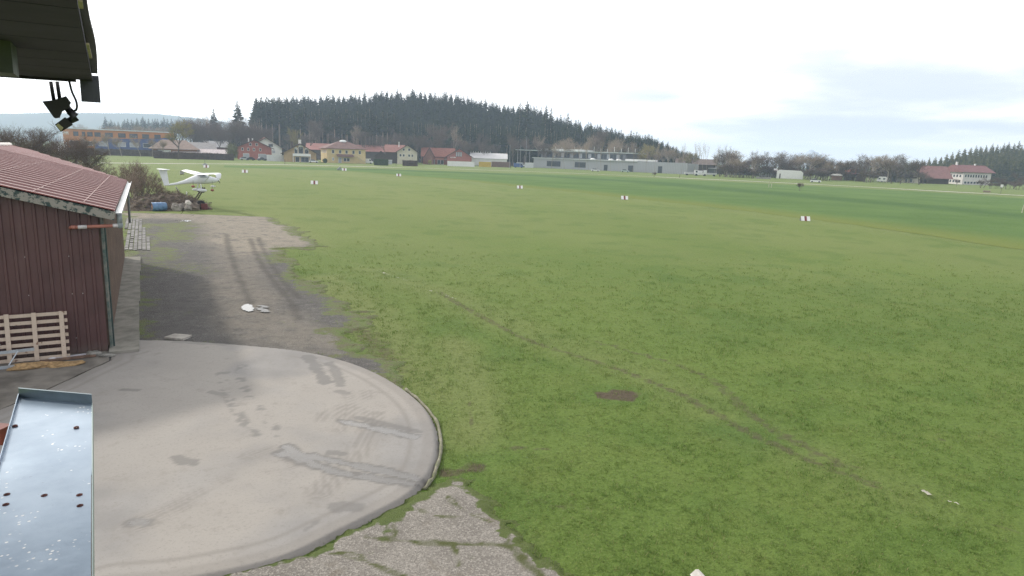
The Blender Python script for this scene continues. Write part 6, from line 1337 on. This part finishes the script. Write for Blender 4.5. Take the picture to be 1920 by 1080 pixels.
X, Y, SZ = X[ok], Y[ok], SZ[ok]; clump = fbm(X * .8, Y * .8, 61); clump2 = fbm(X * 3.1, Y * 3.1, 62)
lush_ = ss(.5, .72, clump); H = SZ * (.026 + .022 * clump2 + .018 * lush_) * gr.uniform(.7, 1.3, len(X))
edge_d = np.minimum(np.abs(sdpoly(X, Y, a_poly)), np.abs(sdpoly(X, Y, pp))); H = H * (1 + 1.3 * ss(.28, .08, edge_d) * ss(.42, .6, fbm(X * 2.5, Y * 2.5, 88)))
nb = 6; n = len(X); TOTAL = n * nb
bx = np.repeat(X, nb) + gr.normal(0, .045, TOTAL) * np.repeat(SZ, nb); by = np.repeat(Y, nb) + gr.normal(0, .045, TOTAL) * np.repeat(SZ, nb)
bh = np.repeat(H, nb) * gr.uniform(.6, 1.25, TOTAL); az = gr.uniform(0, 6.283, TOTAL); lean = gr.uniform(.25, 1.1, TOTAL) * bh; bw = np.repeat(SZ, nb) * gr.uniform(.0035, .0065, TOTAL)
gz = ((fbm(bx * .35, by * .35, 3) - .5) * .05 - .035) * ss(75, 45, np.hypot(bx, by))
cx_, sx_ = np.cos(az), np.sin(az); bz = gz - .004
P0 = np.stack([bx - sx_ * bw, by + cx_ * bw, bz], -1); P1 = np.stack([bx + sx_ * bw, by - cx_ * bw, bz], -1)
P2 = np.stack([bx + cx_ * lean * .4 + sx_ * bw * .8, by + sx_ * lean * .4 - cx_ * bw * .8, bz + bh * .62], -1); P3 = np.stack([bx + cx_ * lean * .4 - sx_ * bw * .8, by + sx_ * lean * .4 + cx_ * bw * .8, bz + bh * .62], -1)
P4 = np.stack([bx + cx_ * lean, by + sx_ * lean, bz + bh], -1)
V = np.stack([P0, P1, P2, P3, P4], 1).reshape(-1, 3); b_ = np.arange(TOTAL)[:, None] * 5
Fq = np.concatenate([b_ + np.array([[0, 1, 2]]), b_ + np.array([[0, 2, 3]]), b_ + np.array([[3, 2, 4]])], 0)
me = np_mesh('grass_blades', V, Fq)
DRY_HAZE = np.clip(.62 * ss(14, 80, np.hypot(X, Y)) + .25 * ss(4, -6, X) + .32 * ss(1.6, .3, tracks[ok]) - .25 * ss(3, 14, X) * ss(30, 12, Y), 0, 1)  # same painted haze ramp in the blade colour, plus dry grass by tracks
A = np.ones((len(V), 4), np.float32); A[:, 3] = np.repeat(np.repeat(DRY_HAZE, nb), 5); A[:, 0] = np.repeat(gr.random(TOTAL), 5); A[:, 1] = np.repeat(np.repeat(lush_, nb), 5); A[:, 2] = np.tile(np.array([0, 0, .6, .6, 1.0]), TOTAL)
at_ = me.color_attributes.new('zone', 'FLOAT_COLOR', 'POINT'); at_.data.foreach_set('color', A.reshape(-1))
bm_, nt, b = newmat('grass_blade'); p = wpos(nt); r_, g_, b2_, a_ = zone(nt)
c = mixc(nt, mrange(nt, noise(nt, p, .05, 4, .55), .35, .65), (.130, .212, .040), (.168, .245, .055))
c = mixc(nt, mrange(nt, noise(nt, p, .6, 5, .6), .42, .72, 0, .5), c, (.170, .232, .058)); c = mixc(nt, math_n(nt, 'MULTIPLY', g_, .35), c, (.080, .175, .032))
c = mixc(nt, mrange(nt, r_, .84, .98, 0, .8), c, (.30, .27, .13)); c = mixc(nt, mrange(nt, r_, .30, .02, 0, .5), c, (.085, .150, .032))
c = mixc(nt, math_n(nt, 'MULTIPLY', a_, .72), c, (.215, .255, .092)); f1 = noise(nt, p, 11, 4, .75); f2 = noise(nt, p, 30, 3, .7)
c = mixc(nt, mrange(nt, f1, .50, .30, 0, .6), c, mixc(nt, .5, c, (.012, .022, .004))); c = mixc(nt, mrange(nt, f2, .52, .70, 0, .55), c, mixc(nt, .5, c, (.34, .36, .14)))
setin(nt, b, 'Base Color', c); b.inputs['Roughness'].default_value = .6; b.inputs['Specular IOR Level'].default_value = .25
tb = N(nt, 'ShaderNodeBsdfTranslucent'); nt.links.new(c, tb.inputs[0]); mx = N(nt, 'ShaderNodeMixShader'); mx.inputs[0].default_value = .4
o = [n_ for n_ in nt.nodes if n_.type == 'OUTPUT_MATERIAL'][0]; nt.links.new(b.outputs[0], mx.inputs[1]); nt.links.new(tb.outputs[0], mx.inputs[2]); nt.links.new(mx.outputs[0], o.inputs[0])
me.materials.append(bm_); link('grass_blades', me, kind='stuff')
print('blades', TOTAL)
